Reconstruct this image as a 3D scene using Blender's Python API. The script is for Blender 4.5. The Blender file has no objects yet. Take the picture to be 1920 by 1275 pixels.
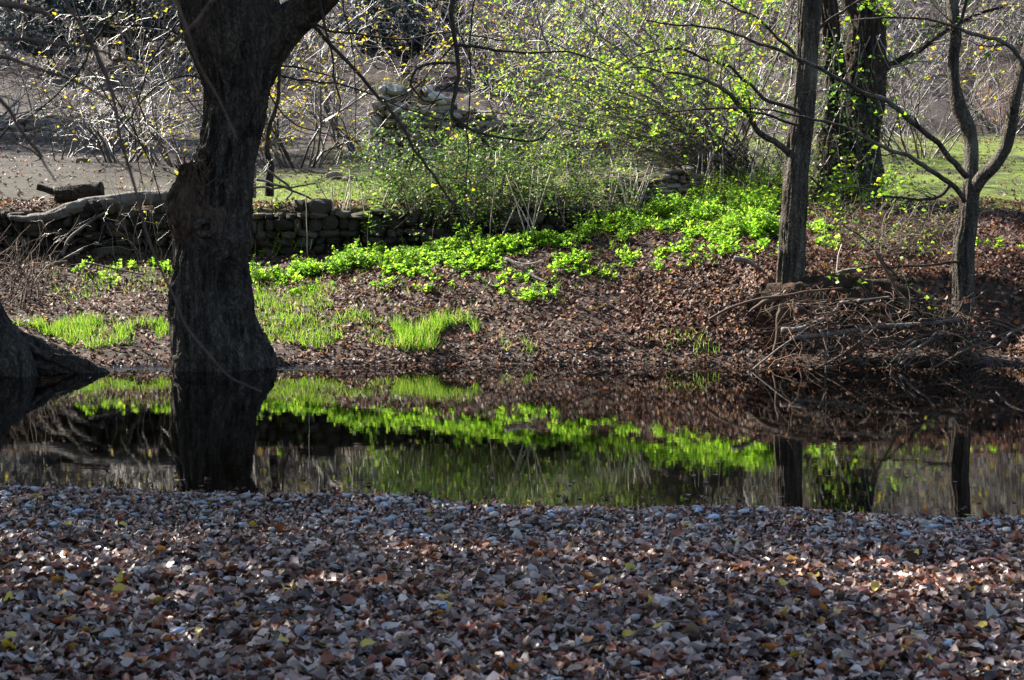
import bpy, math, random
import numpy as np
from mathutils import Vector, Euler

rng = np.random.default_rng(11)
random.seed(5)
scn = bpy.context.scene
COL = scn.collection

# ------------------------------------------------------------------ camera
F, CX, CY, HC = 2900.0, 960.0, 637.5, 1.6
PITCH = math.atan(257.5 / F)
cam_d = bpy.data.cameras.new('camera')
cam = bpy.data.objects.new('camera', cam_d); COL.objects.link(cam)
cam.location = (0, 0, HC); cam.rotation_euler = (math.pi / 2 - PITCH, 0, 0)
cam_d.sensor_width = 36; cam_d.lens = 36 * F / 1920
cam_d.clip_start = 0.05; cam_d.clip_end = 2000
cam_d.dof.use_dof = True; cam_d.dof.focus_distance = 15.5; cam_d.dof.aperture_fstop = 9.0
scn.camera = cam

# ------------------------------------------------------------------ sky, sun, exposure
SUN_EL, SUN_AZ = math.radians(37), math.radians(-56)      # azimuth from +Y, negative = left
SUN = Vector((math.sin(SUN_AZ) * math.cos(SUN_EL), math.cos(SUN_AZ) * math.cos(SUN_EL), math.sin(SUN_EL)))
w = bpy.data.worlds.new('World'); scn.world = w; w.use_nodes = True
nt = w.node_tree; bg = nt.nodes['Background']
sky = nt.nodes.new('ShaderNodeTexSky'); sky.sky_type = 'NISHITA'; sky.sun_disc = False
sky.sun_elevation = SUN_EL; sky.sun_rotation = SUN_AZ
nt.links.new(sky.outputs[0], bg.inputs[0]); bg.inputs[1].default_value = 0.07
sl = bpy.data.lights.new('sun', 'SUN'); sl.energy = 5.0; sl.angle = math.radians(0.55); sl.color = (1.0, 0.93, 0.82)
so = bpy.data.objects.new('sun', sl); COL.objects.link(so); so.location = (-20, 30, 40)
so.rotation_euler = SUN.to_track_quat('Z', 'Y').to_euler()
scn.view_settings.view_transform = 'Standard'; scn.view_settings.look = 'None'
scn.view_settings.exposure = 2.1; scn.view_settings.gamma = 1.0
cy = scn.cycles
cy.max_bounces = 6; cy.diffuse_bounces = 2; cy.glossy_bounces = 3; cy.transmission_bounces = 3
cy.transparent_max_bounces = 8; cy.caustics_reflective = False; cy.caustics_refractive = False
cy.use_denoising = True

# ------------------------------------------------------------------ numeric helpers
def hsh(i, j, k):
    n = (i.astype(np.int64) * 374761393 + j.astype(np.int64) * 668265263 + k.astype(np.int64) * 2147483647 % 1000003) & 0xffffffff
    n = ((n ^ (n >> 13)) * 1274126177) & 0xffffffff
    n = ((n ^ (n >> 16)) * 2246822519) & 0xffffffff
    return (n & 0xffff) / 32767.5 - 1.0
def vn(p):
    p = np.asarray(p, float); b = np.floor(p); f = p - b; f = f * f * (3 - 2 * f)
    i, j, k = b[..., 0], b[..., 1], b[..., 2] * 7919
    r = 0
    for a in (0, 1):
        for c in (0, 1):
            for d in (0, 1):
                wgt = (f[..., 0] if a else 1 - f[..., 0]) * (f[..., 1] if c else 1 - f[..., 1]) * (f[..., 2] if d else 1 - f[..., 2])
                r = r + wgt * hsh(i + a, j + c, k + d * 7919)
    return r
def fbm(p, o=3):
    p = np.asarray(p, float); r = 0; a = 1.0
    for q in range(o):
        r = r + a * vn(p * (2.03 ** q) + 17.3 * q); a *= 0.5
    return r
def v2(x, y, s, o=2, z=0.37):
    x, y = np.broadcast_arrays(np.asarray(x, float), np.asarray(y, float))
    return fbm(np.stack([x * s, y * s, np.full_like(x, z)], -1), o)
def P(px, py, D):
    """the point that stands at distance D (along the ground from the camera) in direction of a photograph pixel"""
    x = (np.asarray(px, float) - CX) / F; y = (CY - np.asarray(py, float)) / F
    dy = math.cos(PITCH) + y * math.sin(PITCH); dz = -math.sin(PITCH) + y * math.cos(PITCH)
    t = np.asarray(D, float) / dy
    return np.stack(np.broadcast_arrays(x * t, np.asarray(D, float) + 0 * x, HC + dz * t), -1)
def sstep(a, b, x):
    t = np.clip((x - a) / (b - a), 0, 1); return t * t * (3 - 2 * t)

# ------------------------------------------------------------------ lie of the land
def near_shore(x): return 8.05 - 0.17 * np.clip(x, -14, 14) + 0.14 * v2(x, x * 0, 0.9, 3)
def far_shore(x):  return 15.2 + 0.20 * v2(x, x * 0 + 3, 0.7, 3) - 0.10 * sstep(-3.2, -4.2, x)
WALL_Y = 19.42
def height(x, y):
    x, y = np.broadcast_arrays(np.asarray(x, float), np.asarray(y, float))
    yn, yf = near_shore(x), far_shore(x)
    zn = np.interp(yn - y, [-3, -1.2, 0, 0.25, 2, 5, 40], [-.5, -.3, 0, .04, .09, .13, .5])
    zn = zn + 0.02 * v2(x, y, 1.7) * sstep(-.3, .6, yn - y) + .012 * v2(x, y, 5.0) * sstep(-.3, .6, yn - y)
    d = y - yf
    zL = np.interp(d, [-3, -.6, 0, .3, 1.3, 4.4, 6], [-.5, -.22, 0, .09, .33, 1.0, 1.1])
    zC = np.interp(d, [-3, -.6, 0, .2, 1, 2, 3, 3.4, 3.95, 4.4, 6], [-.5, -.22, 0, .10, .42, .80, 1.14, 1.18, 1.02, .98, 1.0])
    zR = np.interp(d, [-3, -.6, 0, .5, .92, 1.06, 2, 3.4, 4.4, 6], [-.5, -.22, 0, .08, .15, .80, 1.05, 1.36, 1.48, 1.6])
    zG = np.interp(d, [-3, -.6, 0, .25, 1.0, 2, 3.4, 4.4, 6], [-.5, -.22, 0, .10, .55, 1.03, 1.36, 1.48, 1.6])
    hl = sstep(2.4, 2.8, x) * (1 - sstep(5.0, 5.6, x)); zR = zR * hl + zG * (1 - hl)
    a = sstep(-2.6, .1, x); b = sstep(1.0, 2.7, x)
    zb = zL * (1 - a) + zC * a; zb = zb * (1 - b) + zR * b
    zb = zb + (.035 * v2(x, y, 1.3) + .015 * v2(x, y, 4.5)) * sstep(0, .6, d)
    zf = np.interp(y, [19, 19.5, 22, 30, 38, 38.4, 48, 80, 140, 260], [1.42, 1.5, 1.87, 2.68, 3.35, 3.65, 5.7, 17, 42, 80])
    zf = zf + .05 * v2(x, y, .8) + sstep(42, 60, y) * 1.0 * v2(x, y, .09)
    wl = 1 - sstep(.7, 1.1, x)
    k = wl * sstep(WALL_Y + .02, WALL_Y + .12, y) + (1 - wl) * sstep(18.6, 20.2, y)
    far = zb * (1 - k) + zf * k
    return np.where(y < .5 * (yn + yf), zn, far)
def hit(px, py, d0=4.0, d1=70.0, n=1400):
    """where the sight line of a photograph pixel meets the land (world coordinates)"""
    px = np.atleast_1d(np.asarray(px, float)); py = np.atleast_1d(np.asarray(py, float))
    out = []
    Ds = np.linspace(d0, d1, n)
    for s in range(0, len(px), 400):
        q = P(px[s:s+400, None], py[s:s+400, None], Ds[None, :])
        below = q[..., 2] < height(q[..., 0], q[..., 1])
        i = np.where(below.any(1), below.argmax(1), n - 1)
        out.append(q[np.arange(len(i)), i])
    q = np.concatenate(out); q[:, 2] = height(q[:, 0], q[:, 1])
    return q

# ------------------------------------------------------------------ mesh helpers
class MB:
    def __init__(s): s.v = []; s.f = []; s.n = 0
    def add(s, v, faces):
        v = np.asarray(v, float).reshape(-1, 3)
        for f in faces:
            f = np.asarray(f, np.int64)
            if f.size: s.f.append(f + s.n)
        s.v.append(v); s.n += len(v); return s
    def tubes(s, pts, rad, sides=3, cap=False):
        pts = np.asarray(pts, float); rad = np.asarray(rad, float)
        if pts.ndim == 2: pts, rad = pts[None], rad[None]
        N, n, _ = pts.shape
        T = np.gradient(pts, axis=1); T /= np.linalg.norm(T, axis=-1, keepdims=True) + 1e-9
        ref = np.eye(3)[np.argmin(np.abs(T).max(1), 1)][:, None, :]
        U = np.cross(T, ref); U /= np.linalg.norm(U, axis=-1, keepdims=True) + 1e-9
        V = np.cross(T, U)
        a = np.arange(sides) * 2 * math.pi / sides
        ring = pts[:, :, None] + rad[:, :, None, None] * (np.cos(a)[:, None] * U[:, :, None] + np.sin(a)[:, None] * V[:, :, None])
        idx = np.arange(N * n * sides).reshape(N, n, sides)
        A = idx[:, :-1]; B = idx[:, 1:]
        q = np.stack([A, np.roll(A, -1, 2), np.roll(B, -1, 2), B], -1).reshape(-1, 4)
        fs = [q]
        if cap: fs += [idx[:, 0, ::-1], idx[:, -1]]
        return s.add(ring, fs)
    def build(s, name, mat, parent=None, smooth=True, attr=None):
        me = bpy.data.meshes.new(name)
        v = np.concatenate(s.v)
        base = np.zeros(3); up = parent
        while up: base = base + np.array(up.location); up = up.parent
        v = v - base
        me.vertices.add(len(v)); me.vertices.foreach_set('co', v.astype(np.float32).ravel())
        li = np.concatenate([f.ravel() for f in s.f]); tot = np.concatenate([np.full(len(f), f.shape[1]) for f in s.f])
        me.loops.add(len(li)); me.loops.foreach_set('vertex_index', li.astype(np.int32))
        me.polygons.add(len(tot)); st = np.concatenate([[0], np.cumsum(tot)[:-1]])
        me.polygons.foreach_set('loop_start', st.astype(np.int32))
        if smooth: me.polygons.foreach_set('use_smooth', np.ones(len(tot), bool))
        me.update(calc_edges=True)
        if attr is not None:
            for k, val in attr.items():
                at = me.attributes.new(k, 'FLOAT', 'POINT'); at.data.foreach_set('value', np.asarray(val, np.float32))
        me.materials.append(mat)
        o = bpy.data.objects.new(name, me); COL.objects.link(o)
        if parent: o.parent = parent
        return o
def tag(o, label=None, cat=None, group=None, kind=None):
    if label: o['label'] = label
    if cat: o['category'] = cat
    if group: o['group'] = group
    if kind: o['kind'] = kind
    return o
def thing(name, loc, label, cat, group=None):
    o = bpy.data.objects.new(name, None); COL.objects.link(o); o.location = [float(c) for c in loc]
    o.empty_display_size = .2
    return tag(o, label, cat, group)
def centred(mb, name, mat, loc, smooth=True):
    """one-mesh thing with its origin at loc"""
    loc = np.asarray(loc, float); mb.v = [v - loc for v in mb.v]
    o = mb.build(name, mat, None, smooth); o.location = loc; return o
def copy_tree(o, parent=None):
    c = o.copy(); COL.objects.link(c)
    if parent: c.parent = parent
    for ch in [q for q in o.children]: copy_tree(ch, c)
    return c
def cat_rom(p, per=6):
    p = np.asarray(p, float); n = len(p)
    e = np.vstack([2 * p[0] - p[1], p, 2 * p[-1] - p[-2]])
    out = []
    for i in range(n - 1):
        a, b, c, d = e[i:i+4]
        for t in np.arange(per) / per:
            out.append(.5 * ((2*b) + (c-a)*t + (2*a-5*b+4*c-d)*t*t + (3*b-a-3*c+d)*t**3))
    out.append(p[-1]); return np.array(out)
def curve(pxs, D, r0, r1, per=5, wob=.012):
    """photograph pixels at distance D (number, or one per point) -> smooth 3D polyline with radii"""
    pxs = np.asarray(pxs, float); D = np.full(len(pxs), D, float) if np.ndim(D) == 0 else np.asarray(D, float)
    c = cat_rom(P(pxs[:, 0], pxs[:, 1], D), per)
    c = c + wob * np.stack([fbm(c * 4.1 + 5 + 9 * k, 3) for k in range(3)], -1) * np.array([.8, 1.6, .8])
    r = np.linspace(r0, r1, len(c)) * D.mean() / F
    return c, r
def unit(v): return v / (np.linalg.norm(v, axis=-1, keepdims=True) + 1e-9)
def grow(start, d, length, r0, n=5, wig=.25, trop=(0, 0, .0), tip=.35):
    N = len(start); pts = np.zeros((N, n + 1, 3)); pts[:, 0] = start; d = unit(d); trop = np.asarray(trop)
    for i in range(n):
        pts[:, i+1] = pts[:, i] + d * (length / n)[:, None]
        d = unit(d + rng.normal(0, wig, (N, 3)) + trop)
    rad = r0[:, None] * np.linspace(1, tip, n + 1)[None]
    return pts, rad
def kids(pts, rad, m, t0=.2, t1=1., ang=.8, ls=.5, rs=.55, n=4, wig=.25, trop=(0, 0, 0), rmin=.0015):
    N, k, _ = pts.shape; M = N * m
    idx = np.repeat(np.arange(N), m); t = rng.uniform(t0, t1, M) * (k - 1); i = np.minimum(t.astype(int), k - 2); f = (t - i)[:, None]
    p = pts[idx, i] * (1 - f) + pts[idx, i+1] * f
    T = unit(pts[idx, i+1] - pts[idx, i]); q = unit(np.cross(T, rng.normal(size=(M, 3))))
    a = (ang * rng.uniform(.6, 1.3, M))[:, None]
    d = T * np.cos(a) + q * np.sin(a)
    L = np.linalg.norm(np.diff(pts, axis=1), axis=-1).sum(1)[idx] * ls * rng.uniform(.5, 1.2, M) * (1.1 - .5 * t / (k - 1))
    r = np.maximum((rad[idx, i] * (1 - f[:, 0]) + rad[idx, i+1] * f[:, 0]) * rs, rmin)
    return grow(p, d, L, r, n, wig, trop)
def rotmats(N, tilt=.5, normal=None):
    yaw = rng.uniform(0, 2 * math.pi, N); th = np.abs(rng.normal(0, tilt, N)); ph = rng.uniform(0, 2 * math.pi, N)
    nrm = np.stack([np.sin(th) * np.cos(ph), np.sin(th) * np.sin(ph), np.cos(th)], -1)
    if normal is not None: nrm = unit(nrm + normal - np.array([0, 0, 1]))
    x = np.stack([np.cos(yaw), np.sin(yaw), 0 * yaw], -1); x = unit(x - nrm * (x * nrm).sum(-1, keepdims=True))
    return np.stack([x, np.cross(nrm, x), nrm], -1)
def stamp(mb, tv, tf, pos, R, sc):
    """copies of a small template (leaf, pebble, blade) into one mesh"""
    N = len(pos); k = len(tv)
    sc = np.asarray(sc); sc = sc[:, None, None] if sc.ndim == 1 else sc[:, None, :]
    v = np.einsum('nij,nkj->nki', R, tv[None] * sc) + pos[:, None]
    off = (np.arange(N) * k)[:, None, None]
    mb.add(v, [(np.asarray(f)[None] + off).reshape(-1, len(f[0])) for f in tf])
def leaf_t(width=.36, curl=0., cup=0., bend=0., wav=0., seed=0):
    r = np.random.default_rng(seed)
    m = [(0, 0), (.22, 0), (.5, 0), (.78, 0), (1, 0)]; l = [(.1, width * .62), (.3, width), (.56, width * .93), (.82, width * .5)]
    p = np.array(m + l + [(a, -b) for a, b in l], float); p[:, 0] -= .45
    z = curl * (p[:, 0] ** 2) * 2 + cup * np.abs(p[:, 1]) + bend * p[:, 1] + wav * r.normal(size=13) * .07
    v = np.column_stack([p + wav * r.normal(size=(13, 2)) * .03, z])
    tri = [(0, 1, 5), (3, 4, 8), (0, 9, 1), (3, 12, 4)]; quad = [(1, 2, 6, 5), (2, 3, 7, 6), (1, 9, 10, 2), (2, 10, 11, 3)]
    tri += [(3, 8, 7), (3, 11, 12)]
    return v, [np.array(tri), np.array(quad)]
def small_leaf(width=.33, curl=-.25, cup=.25):
    p = np.array([(-.45, 0), (.1, 0), (.55, 0), (-.1, width), (-.1, -width)], float)
    return np.column_stack([p, curl * p[:, 0] ** 2 * 2 + cup * np.abs(p[:, 1])]), [np.array([(0, 1, 3), (1, 2, 3), (0, 4, 1), (1, 4, 2)])]
LEAVES = [leaf_t(.34, c, u, b, 1.0, i) for i, (c, u, b) in enumerate(
    [(.5, .3, 0), (-.45, .2, .2), (.8, -.4, 0), (-.2, .8, .1), (.25, .1, -.3), (-.9, .3, 0), (.1, .95, 0), (.5, -.8, .2)])]
FLAT = small_leaf(.34)
SLIM = small_leaf(.17, -.5, .2)
def mid_leaf(width, curl, cup, bend, seed):
    r = np.random.default_rng(seed)
    p = np.array([(0, 0), (.33, 0), (.68, 0), (1, 0), (.24, width), (.64, width * .84), (.24, -width), (.64, -width * .84)], float); p[:, 0] -= .45
    z = curl * p[:, 0] ** 2 * 2 + cup * np.abs(p[:, 1]) + bend * p[:, 1] + r.normal(size=8) * .09
    return np.column_stack([p + r.normal(size=(8, 2)) * .045, z]), [np.array([(0, 1, 4), (2, 3, 5), (0, 6, 1), (2, 7, 3)]), np.array([(1, 2, 5, 4), (1, 6, 7, 2)])]
MIDL = [mid_leaf(*a, i) for i, a in enumerate([(.34, .5, .3, 0), (.4, -.45, .2, .2), (.3, .8, -.4, 0), (.36, -.2, .8, .1), (.42, .25, .1, -.3), (.26, -.9, .3, 0), (.36, .1, .95, 0), (.3, .5, -.8, .2), (.2, .6, .3, 0), (.44, .2, .3, .3)])]
FARL = [small_leaf(.34, c, u) for c, u in ((.5, .3), (-.5, .2), (.9, -.4), (-.2, .8), (.2, -.7))]
def scatter_leaves(mb, pos, R, sc, temps=LEAVES):
    t = rng.integers(0, len(temps), len(pos))
    for k, (tv, tf) in enumerate(temps):
        m = t == k
        if m.any(): stamp(mb, tv, tf, pos[m], R[m], sc[m])
def on_twigs(tw, n, spread=.02):
    pts, _ = tw; N, k, _ = pts.shape
    i = rng.integers(0, N, n); t = rng.uniform(.25, 1, n) * (k - 1); j = np.minimum(t.astype(int), k - 2); f = (t - j)[:, None]
    return pts[i, j] * (1 - f) + pts[i, j+1] * f + rng.normal(0, spread, (n, 3))

# ------------------------------------------------------------------ materials
class NT:
    def __init__(s, name):
        s.m = bpy.data.materials.new(name); s.m.use_nodes = True; s.t = s.m.node_tree; s.t.nodes.clear()
        s.out = s.n('ShaderNodeOutputMaterial')
    def n(s, typ, **kw):
        x = s.t.nodes.new(typ)
        for k, v in kw.items(): setattr(x, k, v)
        return x
    def l(s, a, b): s.t.links.new(a, b)
    def ramp(s, fac, stops, interp='LINEAR'):
        r = s.n('ShaderNodeValToRGB'); e = r.color_ramp; e.interpolation = interp
        while len(e.elements) < len(stops): e.elements.new(.5)
        for q, (p, c) in zip(e.elements, stops): q.position = p; q.color = (*c, 1)
        s.l(fac, r.inputs[0]); return r.outputs[0]
    def noise(s, scale, detail=4, stretch=(1, 1, 1), rough=.55):
        tc = s.n('ShaderNodeTexCoord'); mp = s.n('ShaderNodeMapping'); mp.inputs['Scale'].default_value = stretch
        s.l(tc.outputs['Object'], mp.inputs[0]); x = s.n('ShaderNodeTexNoise'); x.inputs['Scale'].default_value = scale
        x.inputs['Detail'].default_value = detail; x.inputs['Roughness'].default_value = rough
        s.l(mp.outputs[0], x.inputs['Vector']); return x.outputs['Fac']
    def mix(s, f, a, b, typ='MIX'):
        x = s.n('ShaderNodeMix', data_type='RGBA', blend_type=typ)
        for sock, val in ((x.inputs[0], f), (x.inputs[6], a), (x.inputs[7], b)):
            if hasattr(val, 'links'): s.l(val, sock)
            elif isinstance(val, (int, float)): sock.default_value = val
            else: sock.default_value = (*val, 1)
        return x.outputs[2]
    def pbsdf(s, col, rough=.8, spec=.3, bump=None, bs=.4, bd=.02):
        b = s.n('ShaderNodeBsdfPrincipled')
        if hasattr(col, 'links'): s.l(col, b.inputs['Base Color'])
        else: b.inputs['Base Color'].default_value = (*col, 1)
        b.inputs['Roughness'].default_value = rough; b.inputs['Specular IOR Level'].default_value = spec
        if bump is not None:
            k = s.n('ShaderNodeBump'); k.inputs['Strength'].default_value = bs; k.inputs['Distance'].default_value = bd
            s.l(bump, k.inputs['Height']); s.l(k.outputs[0], b.inputs['Normal'])
        return b.outputs[0]
    def done(s, sh): s.l(sh, s.out.inputs[0]); return s.m
def bark(name, dark, light, scale=9, rough=.9, moss=None, crack=0):
    s = NT(name); n1 = s.noise(scale, 5, (1, 1, .16)); n2 = s.noise(scale * 3.2, 4, (1, 1, .35)); n3 = s.noise(1.6, 3)
    c = s.ramp(n1, [(.34, dark), (.62, light)]); c = s.mix(.35, c, s.ramp(n2, [(.35, dark), (.7, light)]))
    if crack:
        tc = s.n('ShaderNodeTexCoord'); mp = s.n('ShaderNodeMapping'); mp.inputs['Scale'].default_value = (1, 1, .22); s.l(tc.outputs['Object'], mp.inputs[0])
        ad = s.n('ShaderNodeMix', data_type='RGBA', blend_type='ADD'); ad.inputs[0].default_value = .3; s.l(mp.outputs[0], ad.inputs[6])
        wn = s.n('ShaderNodeTexNoise'); wn.inputs['Scale'].default_value = 7; s.l(tc.outputs['Object'], wn.inputs['Vector']); s.l(wn.outputs['Color'], ad.inputs[7])
        vo = s.n('ShaderNodeTexVoronoi', feature='DISTANCE_TO_EDGE'); vo.inputs['Scale'].default_value = crack; s.l(ad.outputs[2], vo.inputs['Vector'])
        k = s.ramp(vo.outputs['Distance'], [(.0, (.22, .22, .22)), (.30, (1, 1, 1))]); c = s.mix(.8, c, k, 'MULTIPLY'); n1 = s.mix(.6, n1, k)
    if moss: c = s.mix(s.ramp(n3, [(.5, (0, 0, 0)), (.68, (.7, .7, .7))]), c, moss)
    return s.done(s.pbsdf(c, rough, .2, s.mix(.5, n1, n2), 1.0, .03))
def twigmat(name, stops, rough=.6, spec=.35):
    s = NT(name); g = s.n('ShaderNodeNewGeometry')
    return s.done(s.pbsdf(s.ramp(g.outputs['Random Per Island'], stops), rough, spec))
def leafmat(name, stops, trans=.5, tgain=1.6, rough=.45, spec=.4, objrand=False):
    s = NT(name)
    if objrand: fac = s.n('ShaderNodeObjectInfo').outputs['Random']
    else: fac = s.n('ShaderNodeNewGeometry').outputs['Random Per Island']
    c = s.ramp(fac, stops); c2 = s.mix(1.0, c, s.noise(60, 3), 'OVERLAY'); c = s.mix(.5, c, c2)
    p = s.pbsdf(c, rough, spec)
    if trans <= 0: return s.done(p)
    t = s.n('ShaderNodeBsdfTranslucent'); s.l(s.mix(1.0, c, (tgain, tgain, tgain), 'MULTIPLY'), t.inputs[0])
    x = s.n('ShaderNodeMixShader'); x.inputs[0].default_value = trans; s.l(p, x.inputs[1]); s.l(t.outputs[0], x.inputs[2])
    return s.done(x.outputs[0])

M = {}
M['bark_willow'] = bark('bark_willow', (.005, .004, .0035), (.10, .08, .066), 14, crack=17)
M['bark_alder'] = bark('bark_alder', (.012, .0095, .0075), (.15, .125, .10), 22, moss=(.14, .13, .105), crack=26)
M['bark_old'] = bark('bark_old', (.010, .007, .005), (.085, .06, .045), 10, crack=14)
M['deadwood'] = bark('deadwood', (.035, .03, .027), (.17, .15, .14), 8, .8)
M['torn_wood'] = bark('torn_wood', (.008, .005, .004), (.10, .062, .045), 20)
M['branch_dark'] = bark('branch_dark', (.012, .010, .008), (.055, .045, .035), 20, .8)
M['branch_near'] = bark('branch_near', (.035, .02, .015), (.10, .065, .05), 30, .7)
M['twig_grey'] = twigmat('twig_grey', [(0, (.02, .015, .012)), (.62, (.06, .048, .04)), (.7, (.20, .165, .14)), (1, (.46, .41, .37))], .45, .6)
M['twig_far'] = twigmat('twig_far', [(0, (.02, .015, .014)), (.66, (.055, .044, .04)), (.74, (.17, .145, .13)), (1, (.40, .36, .345))], .45, .6)
M['twig_brown'] = twigmat('twig_brown', [(0, (.03, .02, .014)), (.6, (.10, .07, .05)), (1, (.22, .17, .13))])
M['stalk'] = twigmat('stalk', [(0, (.24, .19, .15)), (1, (.55, .48, .40))])
M['root'] = twigmat('root', [(0, (.02, .012, .008)), (.6, (.085, .055, .04)), (1, (.22, .17, .135))], .8, .2)
LIT0 = [(0, (.035, .022, .016)), (.2, (.075, .048, .036)), (.42, (.13, .092, .075)), (.6, (.19, .145, .125)), (.74, (.27, .225, .20)),
       (.84, (.15, .045, .02)), (.92, (.20, .06, .02)), (.96, (.34, .30, .27)), (.985, (.42, .20, .03)), (1, (.45, .30, .04))]
LIT = [(0, (.018, .010, .007)), (.22, (.05, .028, .02)), (.36, (.12, .075, .058)), (.52, (.21, .15, .125)), (.66, (.32, .255, .225)), (.74, (.46, .40, .365)),
       (.80, (.22, .06, .028)), (.88, (.10, .04, .022)), (.93, (.34, .115, .035)), (.97, (.52, .48, .45)), (.985, (.48, .24, .04)), (1, (.05, .03, .02))]
LIT = [(p, (min(.8, c[0] * 1.24), c[1] * 1.12, c[2] * 1.05)) for p, c in LIT]
M['litter'] = leafmat('litter', LIT, .12, 1.2, .36, .6)
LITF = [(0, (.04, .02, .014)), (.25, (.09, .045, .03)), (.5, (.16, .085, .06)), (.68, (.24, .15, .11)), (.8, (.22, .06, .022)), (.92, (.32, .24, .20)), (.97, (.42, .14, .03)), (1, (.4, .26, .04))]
LITF = [(p, tuple(.62 * k for k in c)) for p, c in LITF]  # far litter darkened in its colour to stand in for shade on the bank
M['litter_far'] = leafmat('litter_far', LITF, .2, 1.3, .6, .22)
M['weed'] = leafmat('weed', [(0, (.045, .12, .008)), (.3, (.11, .24, .012)), (.65, (.18, .33, .018)), (1, (.32, .42, .05))], .58, 2.1, .5, .3)
M['grass'] = leafmat('grass', [(0, (.045, .11, .008)), (.45, (.10, .22, .012)), (.85, (.19, .30, .02)), (.93, (.28, .24, .08)), (1, (.30, .22, .12))], .5, 1.8, .5, .3)
M['turf'] = leafmat('turf', [(0, (.11, .17, .025)), (.5, (.19, .26, .04)), (1, (.29, .33, .08))], .4, 1.6, .6, .2)
M['leaf_yellow'] = leafmat('leaf_yellow', [(0, (.30, .30, .02)), (.55, (.46, .38, .02)), (.85, (.5, .33, .02)), (1, (.42, .16, .02))], .55, 1.5)
M['leaf_lime'] = leafmat('leaf_lime', [(0, (.06, .14, .012)), (.5, (.14, .27, .018)), (.85, (.26, .34, .025)), (1, (.42, .33, .03))], .55, 1.7)
M['leaf_ivy'] = leafmat('leaf_ivy', [(0, (.02, .05, .012)), (.5, (.05, .11, .02)), (.8, (.12, .22, .02)), (1, (.22, .3, .03))], .35, 1.6, .35, .5)
M['leaf_bramble'] = leafmat('leaf_bramble', [(0, (.015, .04, .01)), (.5, (.045, .10, .015)), (.8, (.12, .22, .02)), (1, (.24, .26, .04))], .45, 1.7)
M['evergreen'] = leafmat('evergreen', [(0, (.012, .022, .025)), (.6, (.03, .05, .055)), (1, (.07, .095, .10))], .1, 1.2, .5, .3)

def stonemat(name, stops, objrand=True, moss=.5):
    s = NT(name); oi = s.n('ShaderNodeObjectInfo').outputs['Random'] if objrand else s.n('ShaderNodeNewGeometry').outputs['Random Per Island']
    n1 = s.noise(7, 6); n2 = s.noise(30, 4)
    c = s.ramp(oi, stops); c = s.mix(.55, c, s.ramp(n1, [(.3, (.25, .24, .22)), (.7, (.8, .78, .75))]), 'MULTIPLY')
    c = s.mix(s.ramp(n2, [(.55, (0, 0, 0)), (.75, (moss, moss, moss))]), c, (.10, .11, .06))
    return s.done(s.pbsdf(c, .85, .25, s.mix(.5, n1, n2), .7, .02))
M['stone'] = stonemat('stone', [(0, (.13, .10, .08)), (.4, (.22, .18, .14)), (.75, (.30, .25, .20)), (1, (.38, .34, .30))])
M['stone_shaded'] = stonemat('stone_shaded', [(0, (.016, .013, .010)), (.5, (.042, .034, .026)), (1, (.10, .085, .066))])  # wall stones coloured darker to carry the shade on their sunless face
M['stone_pale'] = stonemat('stone_pale', [(0, (.26, .20, .16)), (.4, (.36, .30, .26)), (.75, (.44, .40, .37)), (1, (.5, .5, .52))], True, .12)
M['white_rock'] = stonemat('white_rock', [(0, (.72, .70, .70)), (1, (.70, .69, .70))], True, .03)
M['pebble'] = leafmat('pebble', [(0, (.12, .11, .10)), (.35, (.20, .185, .17)), (.6, (.24, .235, .235)), (.85, (.24, .27, .32)), (.97, (.32, .37, .44)), (1, (.22, .09, .07))], 0, 1, .4, .5)
M['pebble_blue'] = leafmat('pebble_blue', [(0, (.17, .23, .34)), (1, (.29, .37, .50))], 0, 1, .35, .5, True)
M['pebble_grey'] = leafmat('pebble_grey', [(0, (.13, .125, .11)), (.6, (.24, .22, .20)), (1, (.33, .31, .28))], 0, 1, .5, .4, True)
M['pebble_red'] = leafmat('pebble_red', [(0, (.17, .05, .045)), (1, (.22, .08, .07))], 0, 1, .5, .4, True)

def groundmat():
    s = NT('ground'); g = s.n('ShaderNodeAttribute', attribute_name='turf').outputs['Fac']; q = s.n('ShaderNodeAttribute', attribute_name='hill').outputs['Fac']
    h2 = s.n('ShaderNodeAttribute', attribute_name='wood').outputs['Fac']
    n1 = s.noise(1.1, 6); n2 = s.noise(14, 6); n3 = s.noise(55, 4)
    soil = s.ramp(n2, [(.3, (.022, .015, .011)), (.55, (.06, .043, .034)), (.75, (.12, .09, .075))])
    field = s.ramp(n2, [(.3, (.018, .015, .014)), (.55, (.042, .035, .032)), (.75, (.088, .075, .07))])  # tree shade over the field is put into its soil colour
    green = s.ramp(n3, [(.3, (.07, .11, .016)), (.6, (.15, .21, .035)), (.8, (.25, .28, .08))])
    c = s.mix(q, soil, field); c = s.mix(h2, c, s.ramp(n2, [(.3, (.022, .016, .016)), (.7, (.075, .056, .052))]))
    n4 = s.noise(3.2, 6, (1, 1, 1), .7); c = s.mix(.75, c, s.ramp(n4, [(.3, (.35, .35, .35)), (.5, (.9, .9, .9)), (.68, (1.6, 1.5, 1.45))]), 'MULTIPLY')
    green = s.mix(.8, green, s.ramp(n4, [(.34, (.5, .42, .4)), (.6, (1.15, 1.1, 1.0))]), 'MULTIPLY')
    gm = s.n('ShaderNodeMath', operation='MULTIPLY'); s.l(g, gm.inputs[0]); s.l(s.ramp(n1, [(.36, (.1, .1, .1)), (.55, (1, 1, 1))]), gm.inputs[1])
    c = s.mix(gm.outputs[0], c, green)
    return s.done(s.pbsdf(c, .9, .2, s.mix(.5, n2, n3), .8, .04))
M['ground'] = groundmat()
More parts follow.
